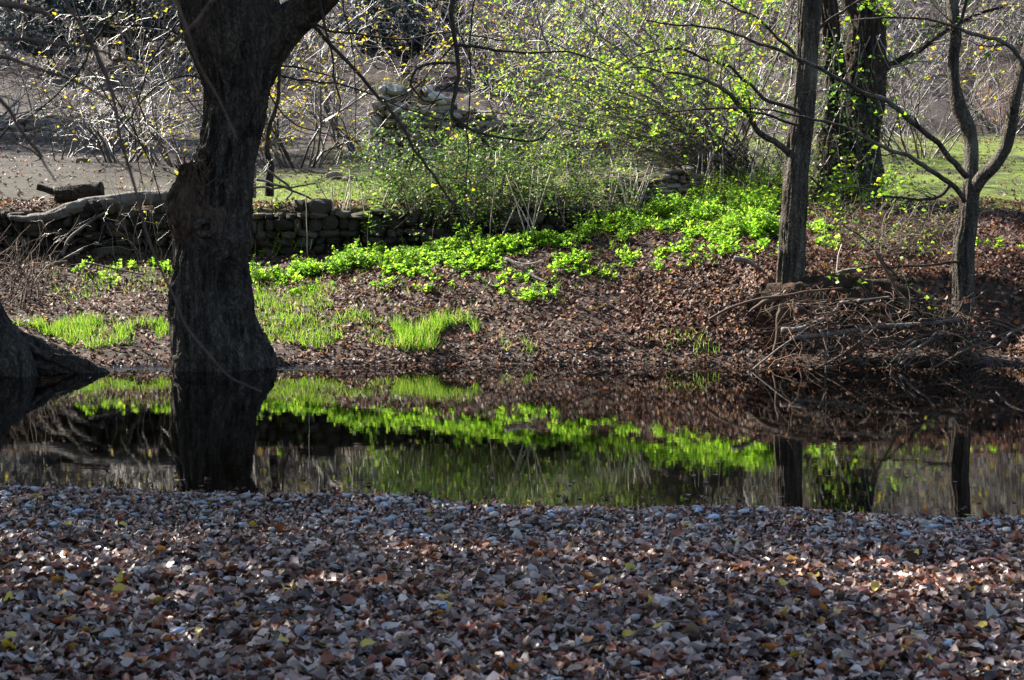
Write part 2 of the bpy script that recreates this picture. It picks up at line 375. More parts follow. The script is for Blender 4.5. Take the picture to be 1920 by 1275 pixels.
def soilmat():
    s = NT('root_soil'); n1 = s.noise(9, 6); return s.done(s.pbsdf(s.ramp(n1, [(.3, (.012, .008, .006)), (.7, (.07, .045, .032))]), .95, .15, n1, .9, .05))
M['soil'] = soilmat()
def watermat():
    s = NT('river_water')
    tc = s.n('ShaderNodeTexCoord'); mp = s.n('ShaderNodeMapping'); mp.inputs['Scale'].default_value = (1.2, 3.2, 1); s.l(tc.outputs['Object'], mp.inputs[0])
    n1 = s.n('ShaderNodeTexNoise'); n1.inputs['Scale'].default_value = 1.6; n1.inputs['Detail'].default_value = 3; s.l(mp.outputs[0], n1.inputs['Vector'])
    n2 = s.n('ShaderNodeTexNoise'); n2.inputs['Scale'].default_value = 11; n2.inputs['Detail'].default_value = 2; s.l(mp.outputs[0], n2.inputs['Vector'])
    b1 = s.n('ShaderNodeBump'); b1.inputs['Strength'].default_value = .003; b1.inputs['Distance'].default_value = .1; s.l(n1.outputs['Fac'], b1.inputs['Height'])
    b2 = s.n('ShaderNodeBump'); b2.inputs['Strength'].default_value = .004; b2.inputs['Distance'].default_value = .02; s.l(n2.outputs['Fac'], b2.inputs['Height']); s.l(b1.outputs[0], b2.inputs['Normal'])
    sx = s.n('ShaderNodeSeparateXYZ'); s.l(tc.outputs['Object'], sx.inputs[0])
    my = s.n('ShaderNodeMapRange'); my.inputs[1].default_value = 14.75; my.inputs[2].default_value = 15.05; s.l(sx.outputs[1], my.inputs[0])
    mx = s.n('ShaderNodeMapRange'); mx.inputs[1].default_value = -1.6; mx.inputs[2].default_value = -2.2; s.l(sx.outputs[0], mx.inputs[0])
    mm = s.n('ShaderNodeMath', operation='MULTIPLY'); s.l(my.outputs[0], mm.inputs[0]); s.l(mx.outputs[0], mm.inputs[1])
    n3 = s.n('ShaderNodeTexNoise'); n3.inputs['Scale'].default_value = 14; n3.inputs['Detail'].default_value = 2; s.l(mp.outputs[0], n3.inputs['Vector'])
    m3 = s.n('ShaderNodeMath', operation='MULTIPLY'); s.l(n3.outputs['Fac'], m3.inputs[0]); s.l(mm.outputs[0], m3.inputs[1])
    b3 = s.n('ShaderNodeBump'); b3.inputs['Strength'].default_value = .8; b3.inputs['Distance'].default_value = .05; s.l(m3.outputs[0], b3.inputs['Height']); s.l(b2.outputs[0], b3.inputs['Normal']); b2 = b3
    fr = s.n('ShaderNodeFresnel'); fr.inputs[0].default_value = 1.5; s.l(b2.outputs[0], fr.inputs['Normal'])
    gl = s.n('ShaderNodeBsdfGlossy'); gl.inputs['Roughness'].default_value = .004; gl.inputs['Color'].default_value = (.96, .96, .96, 1); s.l(b2.outputs[0], gl.inputs['Normal'])
    tr = s.n('ShaderNodeBsdfTransparent'); tr.inputs[0].default_value = (.45, .36, .24, 1)
    x = s.n('ShaderNodeMixShader'); s.l(fr.outputs[0], x.inputs[0]); s.l(tr.outputs[0], x.inputs[1]); s.l(gl.outputs[0], x.inputs[2])
    return s.done(x.outputs[0])
M['water'] = watermat()

# ------------------------------------------------------------------ ground sheet and river
def axis(*segs):
    return np.concatenate([np.linspace(a, b, n, endpoint=False) for a, b, n in segs] + [[segs[-1][1]]])
gx = axis((-260, -40, 16), (-40, -9, 40), (-9, 9, 126), (9, 40, 40), (40, 260, 16))
gy = axis((-60, 2, 20), (2, 7, 40), (7, 9.6, 34), (9.6, 14.4, 24), (14.4, 19.2, 70), (19.2, 19.8, 16), (19.8, 30, 70), (30, 50, 60), (50, 260, 60))
X, Y = np.meshgrid(gx, gy); Z = height(X, Y)
ii = np.arange(X.size).reshape(X.shape)
q = np.stack([ii[:-1, :-1], ii[:-1, 1:], ii[1:, 1:], ii[1:, :-1]], -1).reshape(-1, 4)
turf = sstep(19.3, 19.8, Y) * (1 - sstep(32, 37, Y)) * np.clip(.08 + .92 * sstep(-4.5, -2.8, X), 0, 1) * (1 - .75 * sstep(22.5, 25, Y) * (1 - sstep(2.5, 4.5, X)))
hill = sstep(19.5, 20.5, Y)
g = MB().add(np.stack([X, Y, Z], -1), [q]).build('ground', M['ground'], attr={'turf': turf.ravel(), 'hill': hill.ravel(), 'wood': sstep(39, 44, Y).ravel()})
tag(g, 'bare soil river banks, sloping field and hillside behind', kind='structure')
wx = axis((-260, 260, 40)); wy = axis((3.5, 19.3, 20)); WX, WY = np.meshgrid(wx, wy); ii = np.arange(WX.size).reshape(WX.shape)
q = np.stack([ii[:-1, :-1], ii[:-1, 1:], ii[1:, 1:], ii[1:, :-1]], -1).reshape(-1, 4)
# the sheet stays well inside the bed: trim it where both banks stand above the water
rv = MB().add(np.stack([WX, WY, 0 * WX], -1), [q]).build('river', M['water'])
tag(rv, 'still dark river mirroring the far bank', kind='structure')

# ------------------------------------------------------------------ trunks
def trunk(c, r, sides=56, per=10, amp=.018, freq=9., big=.07, seed=0, flare=None, dent=(), cap=False):
    """irregular bark-ridged trunk along centre points c with radii r; dent = ((point, radius, depth), ...)"""
    c = cat_rom(c, per); r = np.interp(np.linspace(0, 1, len(c)), np.linspace(0, 1, len(r)), r)
    T = unit(np.gradient(c, axis=0)); U = unit(np.cross(T, np.array([0, 1., 0]))); V = np.cross(T, U)
    a = np.arange(sides) * 2 * math.pi / sides
    dirs = np.cos(a)[None, :, None] * U[:, None] + np.sin(a)[None, :, None] * V[:, None]
    s = np.concatenate([[0], np.cumsum(np.linalg.norm(np.diff(c, axis=0), axis=1))])
    q = dirs * freq * r.mean() * 1.2; q = q + (s * 2.0)[:, None, None] * np.array([.2, .15, 1.]) + seed
    rid = 1 - 2 * np.abs(fbm(q * np.array([2.2, 2.2, 1.0]) + .35 * fbm(q * .7, 2)[..., None], 3))
    lump = fbm(dirs * 1.3 + (s * 1.7)[:, None, None] * np.array([0, 0, 1.]) + seed * 3, 2)
    rr = r[:, None] * (1 + big * lump) + amp * rid
    if flare is not None: rr = rr * flare(s[:, None], dirs)
    v = c[:, None] + dirs * rr[..., None]
    for p, rad, dep in dent:
        p = np.asarray(p); dd = np.linalg.norm((v - p) * np.array([1, .6, .62]), axis=-1)
        k = np.clip(1 - dd / rad, 0, 1) ** .6
        v = v + (c[:, None] - v) * (k * dep)[..., None]
    n = len(c); idx = np.arange(n * sides).reshape(n, sides); A, B = idx[:-1], idx[1:]
    fs = [np.stack([A, np.roll(A, -1, 1), np.roll(B, -1, 1), B], -1).reshape(-1, 4)]
    if cap: fs += [idx[:1, ::-1], idx[-1:]]
    return MB().add(v, fs)
def outline(rows, D):
    """rows of (py, left px, right px), bottom first -> centres and radii"""
    rows = np.asarray(rows, float); D = np.full(len(rows), D, float) if np.ndim(D) == 0 else np.asarray(D, float)
    return P((rows[:, 1] + rows[:, 2]) / 2, rows[:, 0], D), (rows[:, 2] - rows[:, 1]) / 2 * D / F
def add_twigs(limbs, levels, trop=(0, 0, -.02), sides=3, rmin=.002, wig=.22, zmin=-9.):
    """side shoots of given limbs, level by level; returns a mesh and the finest twigs"""
    mb = MB(); cur = limbs
    for (m, ang, ls, rs) in levels:
        nxt = [kids(p, r, m, .15, 1, ang, ls, rs, 4, wig, trop, rmin) for p, r in cur]
        P_ = np.concatenate([a for a, _ in nxt]); R_ = np.concatenate([b for _, b in nxt])
        kp = P_[..., 2].min(1) > zmin; P_, R_ = P_[kp], R_[kp]
        mb.tubes(P_, R_, sides); cur = [(P_, R_)]
    return mb, cur[0]
def limb_part(parent, pxs, D, r0, r1, mat='branch_dark', name='branch', sides=6, wob=.012):
    c, r = curve(pxs, D, r0 * .82, r1 * .7, 5, wob * 2.4)
    MB().tubes(c, r, sides).build(name, M[mat], parent); return (c[None], r[None])

rng = np.random.default_rng(100); random.seed(100)
# ---- the old pollard willow in the water
DW = 15.0
wil = thing('willow_tree', (P(405, 690, DW) * [1, 1, 0] + [0, 0, -.35]), 'old gnarled pollard willow trunk standing in the water, hollowed, with a torn limb stub', 'tree')
rows = [(760, 330, 492), (690, 334, 484), (665, 334, 492), (640, 331, 483), (600, 326, 473), (560, 326, 470), (520, 330, 464), (480, 335, 456), (440, 328, 470), (405, 348, 466),
        (370, 368, 463), (335, 371, 466), (298, 372, 471), (238, 385, 489), (179, 388, 502), (149, 380, 512), (119, 368, 520), (85, 358, 522), (50, 345, 520), (15, 340, 512), (-40, 345, 490)]
c, r = outline(rows, DW)
ang_root = np.array([[1, 0, 0], [.35, -.9, 0], [-.7, -.6, 0], [.5, .8, 0], [-.7, .7, 0]])
def wflare(s, d):
    k = 0
    for i, a in enumerate(ang_root): k = k + np.clip((d * unit(a)).sum(-1), 0, 1) ** 9 * (.62, .22, .10, .5, .25)[i]
    return 1 + k * np.exp(-(s - .2) ** 2 / .10)
hollow = P(436, 532, DW - .34)
mb = trunk(c, r, 170, 11, .036, 7.0, .10, 3.3, wflare, [(hollow, .17, .9), (P(372, 560, DW - .36), .22, .12)])
wtrunk = mb.build('trunk', M['bark_willow'], wil)
# burr ring of a healed cut
a = np.linspace(0, 2 * math.pi, 33); ctr = P(384, 427, DW - .43)
ringp = ctr + np.column_stack([np.cos(a) * .085, .02 * np.sin(a * 2) + .02, np.sin(a) * .062])
MB().tubes(ringp, np.full(33, .034) + .008 * np.sin(a * 3), 8).build('burr', M['bark_willow'], wtrunk)
# torn stub on the left
c, r = outline([(455, 346, 446), (420, 326, 434), (395, 315, 418), (370, 320, 406), (345, 334, 398), (322, 342, 388), (304, 346, 376)], [14.95, 14.9, 14.86, 14.84, 14.82, 14.8, 14.8])
stub = trunk(c, r * .97, 80, 10, .05, 11, .2, 8.1, None, [(P(370, 345, 14.55), .2, .45), (P(385, 375, 14.6), .16, .4)], True).build('torn_stub', M['torn_wood'], wil)
sp = MB()
n = 130; px = rng.uniform(336, 392, n); st = P(px, np.where(np.arange(n) < 60, rng.uniform(308, 330, n), rng.uniform(330, 400, n)), rng.uniform(14.5, 14.9, n))
tp, tr_ = grow(st, np.column_stack([rng.normal(-.2, .5, n), rng.normal(-.1, .3, n), np.ones(n)]), rng.uniform(.06, .17, n), rng.uniform(.006, .016, n), 3, .25, tip=.1)
sp.tubes(tp, tr_, 4).build('splinters', M['torn_wood'], stub)
# leaders and the big right limb
W = []
def lead(pxs, rpx, D, name='limb', seed=1.):
    p = np.asarray(pxs, float); Dd = np.full(len(p), D, float) if np.ndim(D) == 0 else np.asarray(D, float)
    c = P(p[:, 0], p[:, 1], Dd); r = np.asarray(rpx, float) * Dd / F
    trunk(c, r, 40, 8, .014, 12, .08, seed).build(name, M['bark_willow'], wil)
    c2 = cat_rom(c, 4); W.append((c2[None], np.interp(np.linspace(0, 1, len(c2)), np.linspace(0, 1, len(r)), r)[None]))
lead([(470, 120), (505, 78), (545, 40), (590, 8), (640, -40), (720, -130), (790, -260)], [46, 42, 32, 26, 22, 18, 12], [15, 14.95, 14.9, 14.8, 14.6, 14.4, 14.2], seed=4.)
lead([(420, 60), (385, 0), (340, -90), (270, -230), (220, -400), (180, -620)], [58, 52, 40, 32, 22, 12], [15, 15, 15.1, 15.4, 15.8, 16], seed=5.)
lead([(455, 40), (470, -40), (490, -170), (480, -380), (500, -640), (470, -880)], [50, 44, 38, 30, 20, 9], [15, 15, 14.8, 14.5, 14.2, 14.2], seed=6.)
lead([(640, -40), (740, -90), (860, -180), (1000, -300), (1130, -360)], [20, 18, 14, 10, 6], [14.6, 14.2, 13.8, 13.4, 13.2], seed=7.)
lead([(300, -170), (180, -260), (20, -330), (-160, -380)], [26, 20, 14, 8], [15.2, 14.6, 14, 13.6], seed=8.)
hang = []
for pts, D, r0, r1 in [
    ([(846, -170), (850, -80), (853, 0), (850, 35), (857, 85), (862, 135), (858, 180), (852, 205), (851, 223), (870, 236), (900, 246), (940, 259), (985, 266), (1012, 258), (1038, 232)], 13.8, 6.5, 2.2),
    ([(856, 84), (890, 84), (940, 93), (1000, 97), (1060, 102), (1110, 109), (1150, 126)], 13.8, 4, 1.2),
    ([(853, 116), (800, 125), (776, 136), (770, 155), (784, 178), (802, 192), (832, 189)], 13.8, 3.4, 2),
    ([(886, -190), (888, -60), (887, 0), (886, 90), (881, 200), (877, 260), (874, 325), (871, 400)], 13.4, 2.6, 1.6),
    ([(570, 25), (590, 50), (640, 105), (700, 165), (742, 222), (770, 270), (800, 315), (832, 357), (862, 402), (890, 470)], [14.85, 14.8, 14.7, 14.6, 14.4, 14.3, 14.2, 14.1, 14, 14], 5, 2),
    ([(585, 45), (640, 62), (700, 68), (780, 70), (850, 65), (930, 74), (990, 70)], 14.7, 3, 1.2),
    ([(515, 138), (560, 148), (605, 153), (655, 162), (720, 186), (800, 216), (870, 232)], 14.8, 3, 1.4),
    ([(510, 118), (560, 126), (610, 140), (650, 152)], 14.9, 2.2, 1.2),
    ([(498, 165), (530, 210), (570, 238), (620, 248), (680, 262)], 14.9, 2, 1),
    ([(650, -60), (642, 0), (652, 60), (664, 120), (670, 200), (664, 280)], 14.2, 2.4, 1),
    ([(600, -20), (606, 40), (618, 90), (628, 150), (640, 190), (632, 225)], 14.5, 3.4, 1.4),
    ([(388, 150), (350, 140), (300, 165), (250, 210), (215, 262)], 14.8, 2.4, 1),
    ([(360, 80), (320, 55), (270, 50), (200, 45), (120, 62)], 15, 2.4, 1),
    ([(330, -60), (250, -10), (190, 60), (150, 130), (100, 190), (40, 230)], 15.2, 3.2, 1.2),
    ([(120, -90), (140, 20), (185, 120), (240, 215), (285, 320), (312, 430)], 15.6, 2.8, 1.2),
    ([(345, 30), (300, 90), (262, 170), (250, 260), (270, 350)], 15.1, 2.4, 1.1),
    ([(480, -30), (500, 20), (520, 60), (495, 95), (480, 140)], 14.5, 4, 2)]:
    hang.append(limb_part(wil, pts, D, r0, r1))
mb, tw = add_twigs(hang[:-1], [(7, .9, .28, .5), (3, .7, .5, .6)], (0, 0, -.06), rmin=.0025)
shoots = tag(mb.build('shoots', M['branch_dark'], wil), kind='stuff')
mb = MB(); n = 90; p = on_twigs(tw, n, .02); scatter_leaves(mb, p, rotmats(n, 1.2), rng.uniform(.04, .065, n), [SLIM, FLAT]); mb.build('leaves', M['leaf_yellow'], shoots)
mb, tw = add_twigs(W, [(9, .8, .55, .45), (7, .7, .55, .5), (6, .7, .6, .55)], (0, 0, -.03), rmin=.004, zmin=3.75)
# crown stays above the picture: drop what would hang into the trunk zone
crown = mb.build('crown', M['branch_dark'], wil)
mb = MB(); n = 5200; p = on_twigs(tw, n, .05); p = p[(p[:, 2] > 4.2)]; n = len(p); scatter_leaves(mb, p, rotmats(n, 1.0), rng.uniform(.06, .11, n), [SLIM, FLAT]); mb.build('foliage', M['leaf_yellow'], crown)

rng = np.random.default_rng(101); random.seed(101)
# ---- left tree at the picture's edge, root sliding into the water
b = P(-10, 690, 14.6); tl = thing('riverside_tree', (b[0] - .1, 14.6, -.35), 'dark leaning tree base with long tapering root sliding into the river', 'tree')
LW = W; W = []
def tree_lead(t, pxs, rpx, D, mat, name='trunk', seed=1., amp=.014, sides=44, cap=False, freq=12, flare=None):
    p = np.asarray(pxs, float); Dd = np.full(len(p), D, float) if np.ndim(D) == 0 else np.asarray(D, float)
    c = P(p[:, 0], p[:, 1], Dd); r = np.asarray(rpx, float) * Dd / F
    trunk(c, r, sides, 8, amp, freq, .08, seed, flare).build(name, M[mat], t)
    c2 = cat_rom(c, 4); return (c2[None], np.interp(np.linspace(0, 1, len(c2)), np.linspace(0, 1, len(r)), r)[None])
L1 = tree_lead(tl, [(-5, 760), (-10, 690), (-24, 630), (-42, 575), (-70, 500), (-110, 380), (-180, 200), (-270, -50), (-330, -350), (-340, -700)], [70, 58, 46, 38, 36, 38, 38, 36, 28, 12], [14.6] * 4 + [14.7, 14.8, 15, 15.2, 15.3, 15.3], 'bark_willow', seed=11, amp=.04)
tree_lead(tl, [(-5, 645), (40, 660), (90, 677), (140, 690), (200, 712), (260, 740)], [40, 34, 27, 19, 11, 5], 14.55, 'bark_willow', 'root', seed=12, amp=.04)
tree_lead(tl, [(-10, 640), (25, 680), (50, 715), (70, 750)], [44, 36, 24, 10], 14.3, 'bark_willow', 'root', seed=13, amp=.02)
L2 = tree_lead(tl, [(-200, 150), (-330, 20), (-480, -120), (-640, -320)], [34, 28, 22, 10], [15, 15.4, 15.8, 16], 'bark_willow', 'limb', 14)
L3 = tree_lead(tl, [(-290, -120), (-180, -330), (-60, -560), (0, -800)], [28, 24, 18, 8], [15.2, 14.8, 14.2, 13.8], 'bark_willow', 'limb', 15)
mb, tw = add_twigs([(L1[0][:, 24:], L1[1][:, 24:]), L2, L3], [(9, .8, .45, .45), (7, .7, .55, .5), (7, .7, .6, .55)], (0, 0, 0), rmin=.004, zmin=3.7)
crown = mb.build('crown', M['branch_dark'], tl)
mb = MB(); n = 5200; p = on_twigs(tw, n, .05); p = p[p[:, 2] > 3.6]; n = len(p); scatter_leaves(mb, p, rotmats(n, 1.0), rng.uniform(.06, .11, n), [FLAT]); mb.build('foliage', M['leaf_lime'], crown)

rng = np.random.default_rng(102); random.seed(102)
# ---- alder on the right bank
al = thing('alder_tree', hit(1482, 545)[0], 'slim straight alder trunk with sunlit left edge above the root tangle', 'tree')
c, r = outline([(640, 1462, 1500), (600, 1458, 1502), (560, 1455, 1508), (530, 1457, 1507), (470, 1463, 1508), (395, 1468, 1511), (296, 1474, 1517), (198, 1488, 1527), (98, 1495, 1531), (0, 1499, 1537), (-150, 1505, 1538), (-350, 1500, 1528), (-600, 1508, 1526), (-850, 1512, 1520)], 15.85)
trunk(c, r, 84, 9, .02, 11, .09, 21.).build('trunk', M['bark_alder'], al)
A = [(cat_rom(c[5:], 4)[None], np.linspace(r[5], r[-1], len(cat_rom(c[5:], 4)))[None])]
AL = []
for pts, D, r0, r1, m in [
    ([(1480, 288), (1449, 265), (1421, 247), (1400, 212), (1375, 183), (1350, 162), (1322, 148), (1280, 138), (1235, 132), (1180, 128)], [15.8, 15.6, 15.5, 15.4, 15.3, 15.2, 15.1, 15, 15, 15], 8, 2.2, 'bark_alder'),
    ([(1500, 205), (1439, 190), (1403, 155), (1368, 127), (1315, 106), (1275, 96), (1230, 95), (1190, 106), (1158, 130)], 15.6, 4.5, 1.6, 'branch_dark'),
    ([(1500, 235), (1430, 215), (1340, 205), (1250, 212), (1160, 225)], 15.5, 3.4, 1.2, 'branch_dark'),
    ([(1505, 120), (1470, 80), (1420, 40), (1370, 10), (1290, -20)], 15.6, 4, 1.6, 'branch_dark'),
    ([(1515, 330), (1560, 362), (1600, 350), (1660, 345)], 15.6, 2.4, 1, 'branch_dark'),
    ([(1530, 60), (1580, 20), (1640, -10), (1720, -40)], 15.9, 4, 1.6, 'branch_dark')]:
    AL.append(limb_part(al, pts, D, r0, r1, m))
mb, tw = add_twigs(AL, [(11, .8, .3, .5), (4, .7, .5, .6)], (0, 0, -.02), rmin=.0022); shoots = tag(mb.build('shoots', M['branch_dark'], al), kind='stuff')
mb = MB(); n = 1700; p = on_twigs(tw, n, .03); scatter_leaves(mb, p, rotmats(n, 1.0), rng.uniform(.035, .06, n), [FLAT] + FARL[:2]); mb.build('leaves', M['leaf_lime'], shoots)
mb, tw = add_twigs([(A[0][0][:, 8:], A[0][1][:, 8:])], [(16, 1.0, .38, .45), (8, .7, .5, .5), (6, .7, .55, .55)], (0, 0, 0), rmin=.004, zmin=3.8); crown = mb.build('crown', M['branch_dark'], al)
mb = MB(); n = 1500; p = on_twigs(tw, n, .04); scatter_leaves(mb, p, rotmats(n, 1.0), rng.uniform(.05, .08, n), [FLAT]); mb.build('foliage', M['leaf_lime'], crown)
# exposed roots below the alder
for pts in ([(1470, 560), (1462, 600), (1455, 640), (1440, 668)], [(1490, 560), (1496, 605), (1505, 650), (1500, 680)], [(1500, 555), (1530, 575), (1560, 610), (1580, 650)], [(1462, 555), (1430, 570), (1405, 590)]):
    limb_part(al, pts, 15.5, 9, 3, 'root', 'root', 7)

rng = np.random.default_rng(103); random.seed(103)
# ---- forked tree at the right
fk = thing('forked_tree', P(1812, 690, 15.3) * [1, 1, 0], 'forked smooth grey tree with curving stem and wide arms at the waterside', 'tree')
c, r = outline([(720, 1776, 1846), (670, 1782, 1838), (620, 1786, 1829), (560, 1787, 1827), (480, 1786, 1825), (420, 1797, 1830), (370, 1803, 1834), (340, 1806, 1834)], 15.5)
trunk(c, r, 64, 8, .014, 12, .09, 31.).build('trunk', M['bark_alder'], fk)
FK = [tree_lead(fk, [(1820, 360), (1821, 310), (1821, 265), (1811, 232), (1797, 198), (1788, 150), (1788, 100), (1792, 66), (1785, 0), (1770, -90), (1790, -260), (1800, -500), (1790, -760)], [14, 13, 12, 14, 13, 10, 10, 10, 10, 9, 8, 6, 2], 15.5, 'bark_alder', 'stem', 32, .004, 24),
      tree_lead(fk, [(1822, 362), (1840, 333), (1866, 308), (1886, 275), (1895, 235), (1904, 180), (1914, 135), (1925, 95), (1950, 0), (1960, -160), (1940, -400)], [13, 13, 12, 11, 11, 10, 9, 9, 8, 6, 3], [15.5, 15.4, 15.3, 15.2, 15.1, 15, 15, 15, 15, 15, 15], 'bark_alder', 'arm', 33, .004, 22)]
FB = []
for pts, D, r0, r1 in [
    ([(1812, 332), (1785, 304), (1757, 272), (1704, 226), (1661, 187), (1615, 172), (1562, 141), (1499, 109), (1421, 85), (1351, 55), (1280, 44), (1210, 40)], [15.4, 15.3, 15.2, 15.1, 15, 14.9, 14.8, 14.8, 14.8, 14.8, 14.8, 14.8], 7.5, 2),
    ([(1808, 378), (1781, 346), (1721, 307), (1679, 282), (1644, 268), (1569, 233), (1492, 219), (1439, 206), (1370, 200)], [15.4, 15.3, 15.2, 15.1, 15, 15, 15, 15, 15], 6.5, 1.6),
    ([(1783, 349), (1765, 366), (1730, 373), (1690, 370), (1640, 361), (1590, 350)], 15.25, 4.5, 1.6),
    ([(1919, 128), (1903, 99), (1870, 76), (1838, 64), (1805, 58), (1782, 49), (1739, 38), (1660, 32), (1570, 40)], 14.95, 6, 2),
    ([(1795, 488), (1760, 491), (1700, 500), (1640, 501), (1580, 508)], 15.35, 4, 1.5),
    ([(1790, 60), (1806, 30), (1812, -10), (1830, -70)], 15.4, 5, 3),
    ([(1812, 560), (1780, 600), (1745, 580), (1700, 540), (1640, 470), (1580, 420)], 15.2, 3.4, 1.4)]:
    FB.append(limb_part(fk, pts, D, r0, r1, 'bark_alder' if r0 > 5.5 else 'branch_dark'))
mb, tw = add_twigs(FB, [(9, .8, .28, .5), (3, .7, .5, .6)], (0, 0, 0), rmin=.0022); shoots = tag(mb.build('shoots', M['branch_dark'], fk), kind='stuff')
mb = MB(); n = 260; p = on_twigs(tw, n, .03); scatter_leaves(mb, p, rotmats(n, 1.0), rng.uniform(.04, .075, n), [FLAT]); mb.build('leaves', M['leaf_lime'], shoots)
mb, tw = add_twigs([(a[:, -12:], b[:, -12:]) for a, b in FK], [(10, 1.0, .5, .45), (8, .7, .5, .5), (5, .7, .55, .55)], rmin=.004, zmin=3.8); mb.build('crown', M['branch_dark'], fk)

rng = np.random.default_rng(104); random.seed(104)
# ---- old double trunk behind, wrapped in ivy
oldt = thing('old_tree', hit(1600, 385)[0] - [0, 0, .1], 'thick dark old double trunk hung with ivy behind the alder', 'tree')
c, r = outline([(420, 1535, 1668), (385, 1548, 1656), (330, 1560, 1650), (250, 1572, 1648), (180, 1580, 1655), (110, 1590, 1657), (50, 1596, 1655), (20, 1600, 1650)], 20.3)
trunk(c, r, 60, 9, .05, 8, .12, 41., cap=True).build('trunk', M['bark_old'], oldt)
c, r = outline([(420, 1512, 1590), (385, 1518, 1585), (330, 1528, 1583), (250, 1538, 1580), (150, 1550, 1582), (60, 1545, 1572), (-60, 1530, 1556), (-250, 1520, 1540)], 20.0)
trunk(c, r, 48, 9, .04, 9, .1, 42.).build('trunk', M['bark_old'], oldt)
OB = [limb_part(oldt, pts, D, r0, r1, 'bark_old', 'limb', 8) for pts, D, r0, r1 in [
    ([(1640, 150), (1660, 128), (1690, 110), (1740, 80), (1800, 40), (1880, 10)], 20.2, 10, 4), ([(1620, 40), (1640, -40), (1700, -160), (1720, -320)], 20.3, 20, 6), ([(1605, 50), (1580, -60), (1560, -200), (1590, -380)], 20.3, 18, 6)]]
mb, tw = add_twigs(OB, [(14, .8, .45, .4), (7, .7, .5, .5), (5, .7, .5, .6)], (0, 0, -.03), rmin=.003); mb.build('crown', M['twig_grey'], oldt)
n = 60; px = rng.uniform(1530, 1655, n); tp, tr_ = grow(P(px, rng.uniform(40, 330, n), 19.75), np.column_stack([rng.normal(0, .4, n), rng.normal(0, .15, n), -np.ones(n)]), rng.uniform(.4, 1.3, n), rng.uniform(.004, .01, n), 6, .2, (0, .02, -.1))
ivs = tag(MB().tubes(tp, tr_, 4).build('ivy_stems', M['twig_grey'], oldt), kind='stuff')
mb = MB(); n = 800; p = on_twigs((tp, tr_), n, .06); scatter_leaves(mb, p, rotmats(n, 1.2), rng.uniform(.05, .085, n), [FLAT]); mb.build('ivy', M['leaf_ivy'], ivs)

rng = np.random.default_rng(105); random.seed(105)
# ---- trees added out of view further left, to shade near bank and field
shade = thing('shade_tree', (-8.6, 16.6, float(height(-8.6, 16.6)) - .1), 'tall half bare tree added out of view on the far side for shade', 'tree', 'unseen shade trees on the far side')
base = np.array(shade.location)
c = base + np.array([[0, 0, 0], [.1, 0, 1], [.2, .1, 2.5], [.1, 0, 4.5], [.3, -.1, 7], [.2, 0, 9.5]])
trunk(c, [.30, .24, .21, .18, .11, .04], 32, 8, .02, 10, .08, 51.).build('trunk', M['bark_alder'], shade)
mb, tw = add_twigs([(cat_rom(c[2:], 4)[None], np.linspace(.2, .04, len(cat_rom(c[2:], 4)))[None])], [(26, 1.0, .5, .42), (8, .7, .55, .5), (7, .7, .55, .55)], (0, 0, .02), rmin=.005)
mb.build('crown', M['branch_dark'], shade)
mb = MB(); n = 15000; p = on_twigs(tw, n, .12); scatter_leaves(mb, p, rotmats(n, 1.0), rng.uniform(.10, .16, n), [FLAT]); mb.build('foliage', M['leaf_lime'], shade)
for x, y, s, rz in ((-12.2, 16.5, 1.4, 2.), (-15.5, 17.0, 1.15, 1.), (-17.0, 37.0, 1.1, 5.), (-20.5, 40.5, 1.1, .7)):
    o = copy_tree(shade); o.location = (x, y, float(height(x, y)) - .1); o.rotation_euler = (0, 0, rz); o.scale = (s,) * 3
for x, y, s, rz in ((-6.9, 8.3, .95, 3.), (-9.8, 9.3, 1.35, 4.3), (-5.8, 4.4, .9, 1.2), (-13.0, 9.6, 1.35, .4)):  # unseen copies added on the near bank to shade the foreground
    o = copy_tree(shade); o.location = (x, y, float(height(x, y)) - .1); o.rotation_euler = (0, 0, rz); o.scale = (s,) * 3
    tag(o, 'tall half bare tree added out of view on the near bank for shade', 'tree', 'unseen shade trees on the near bank')

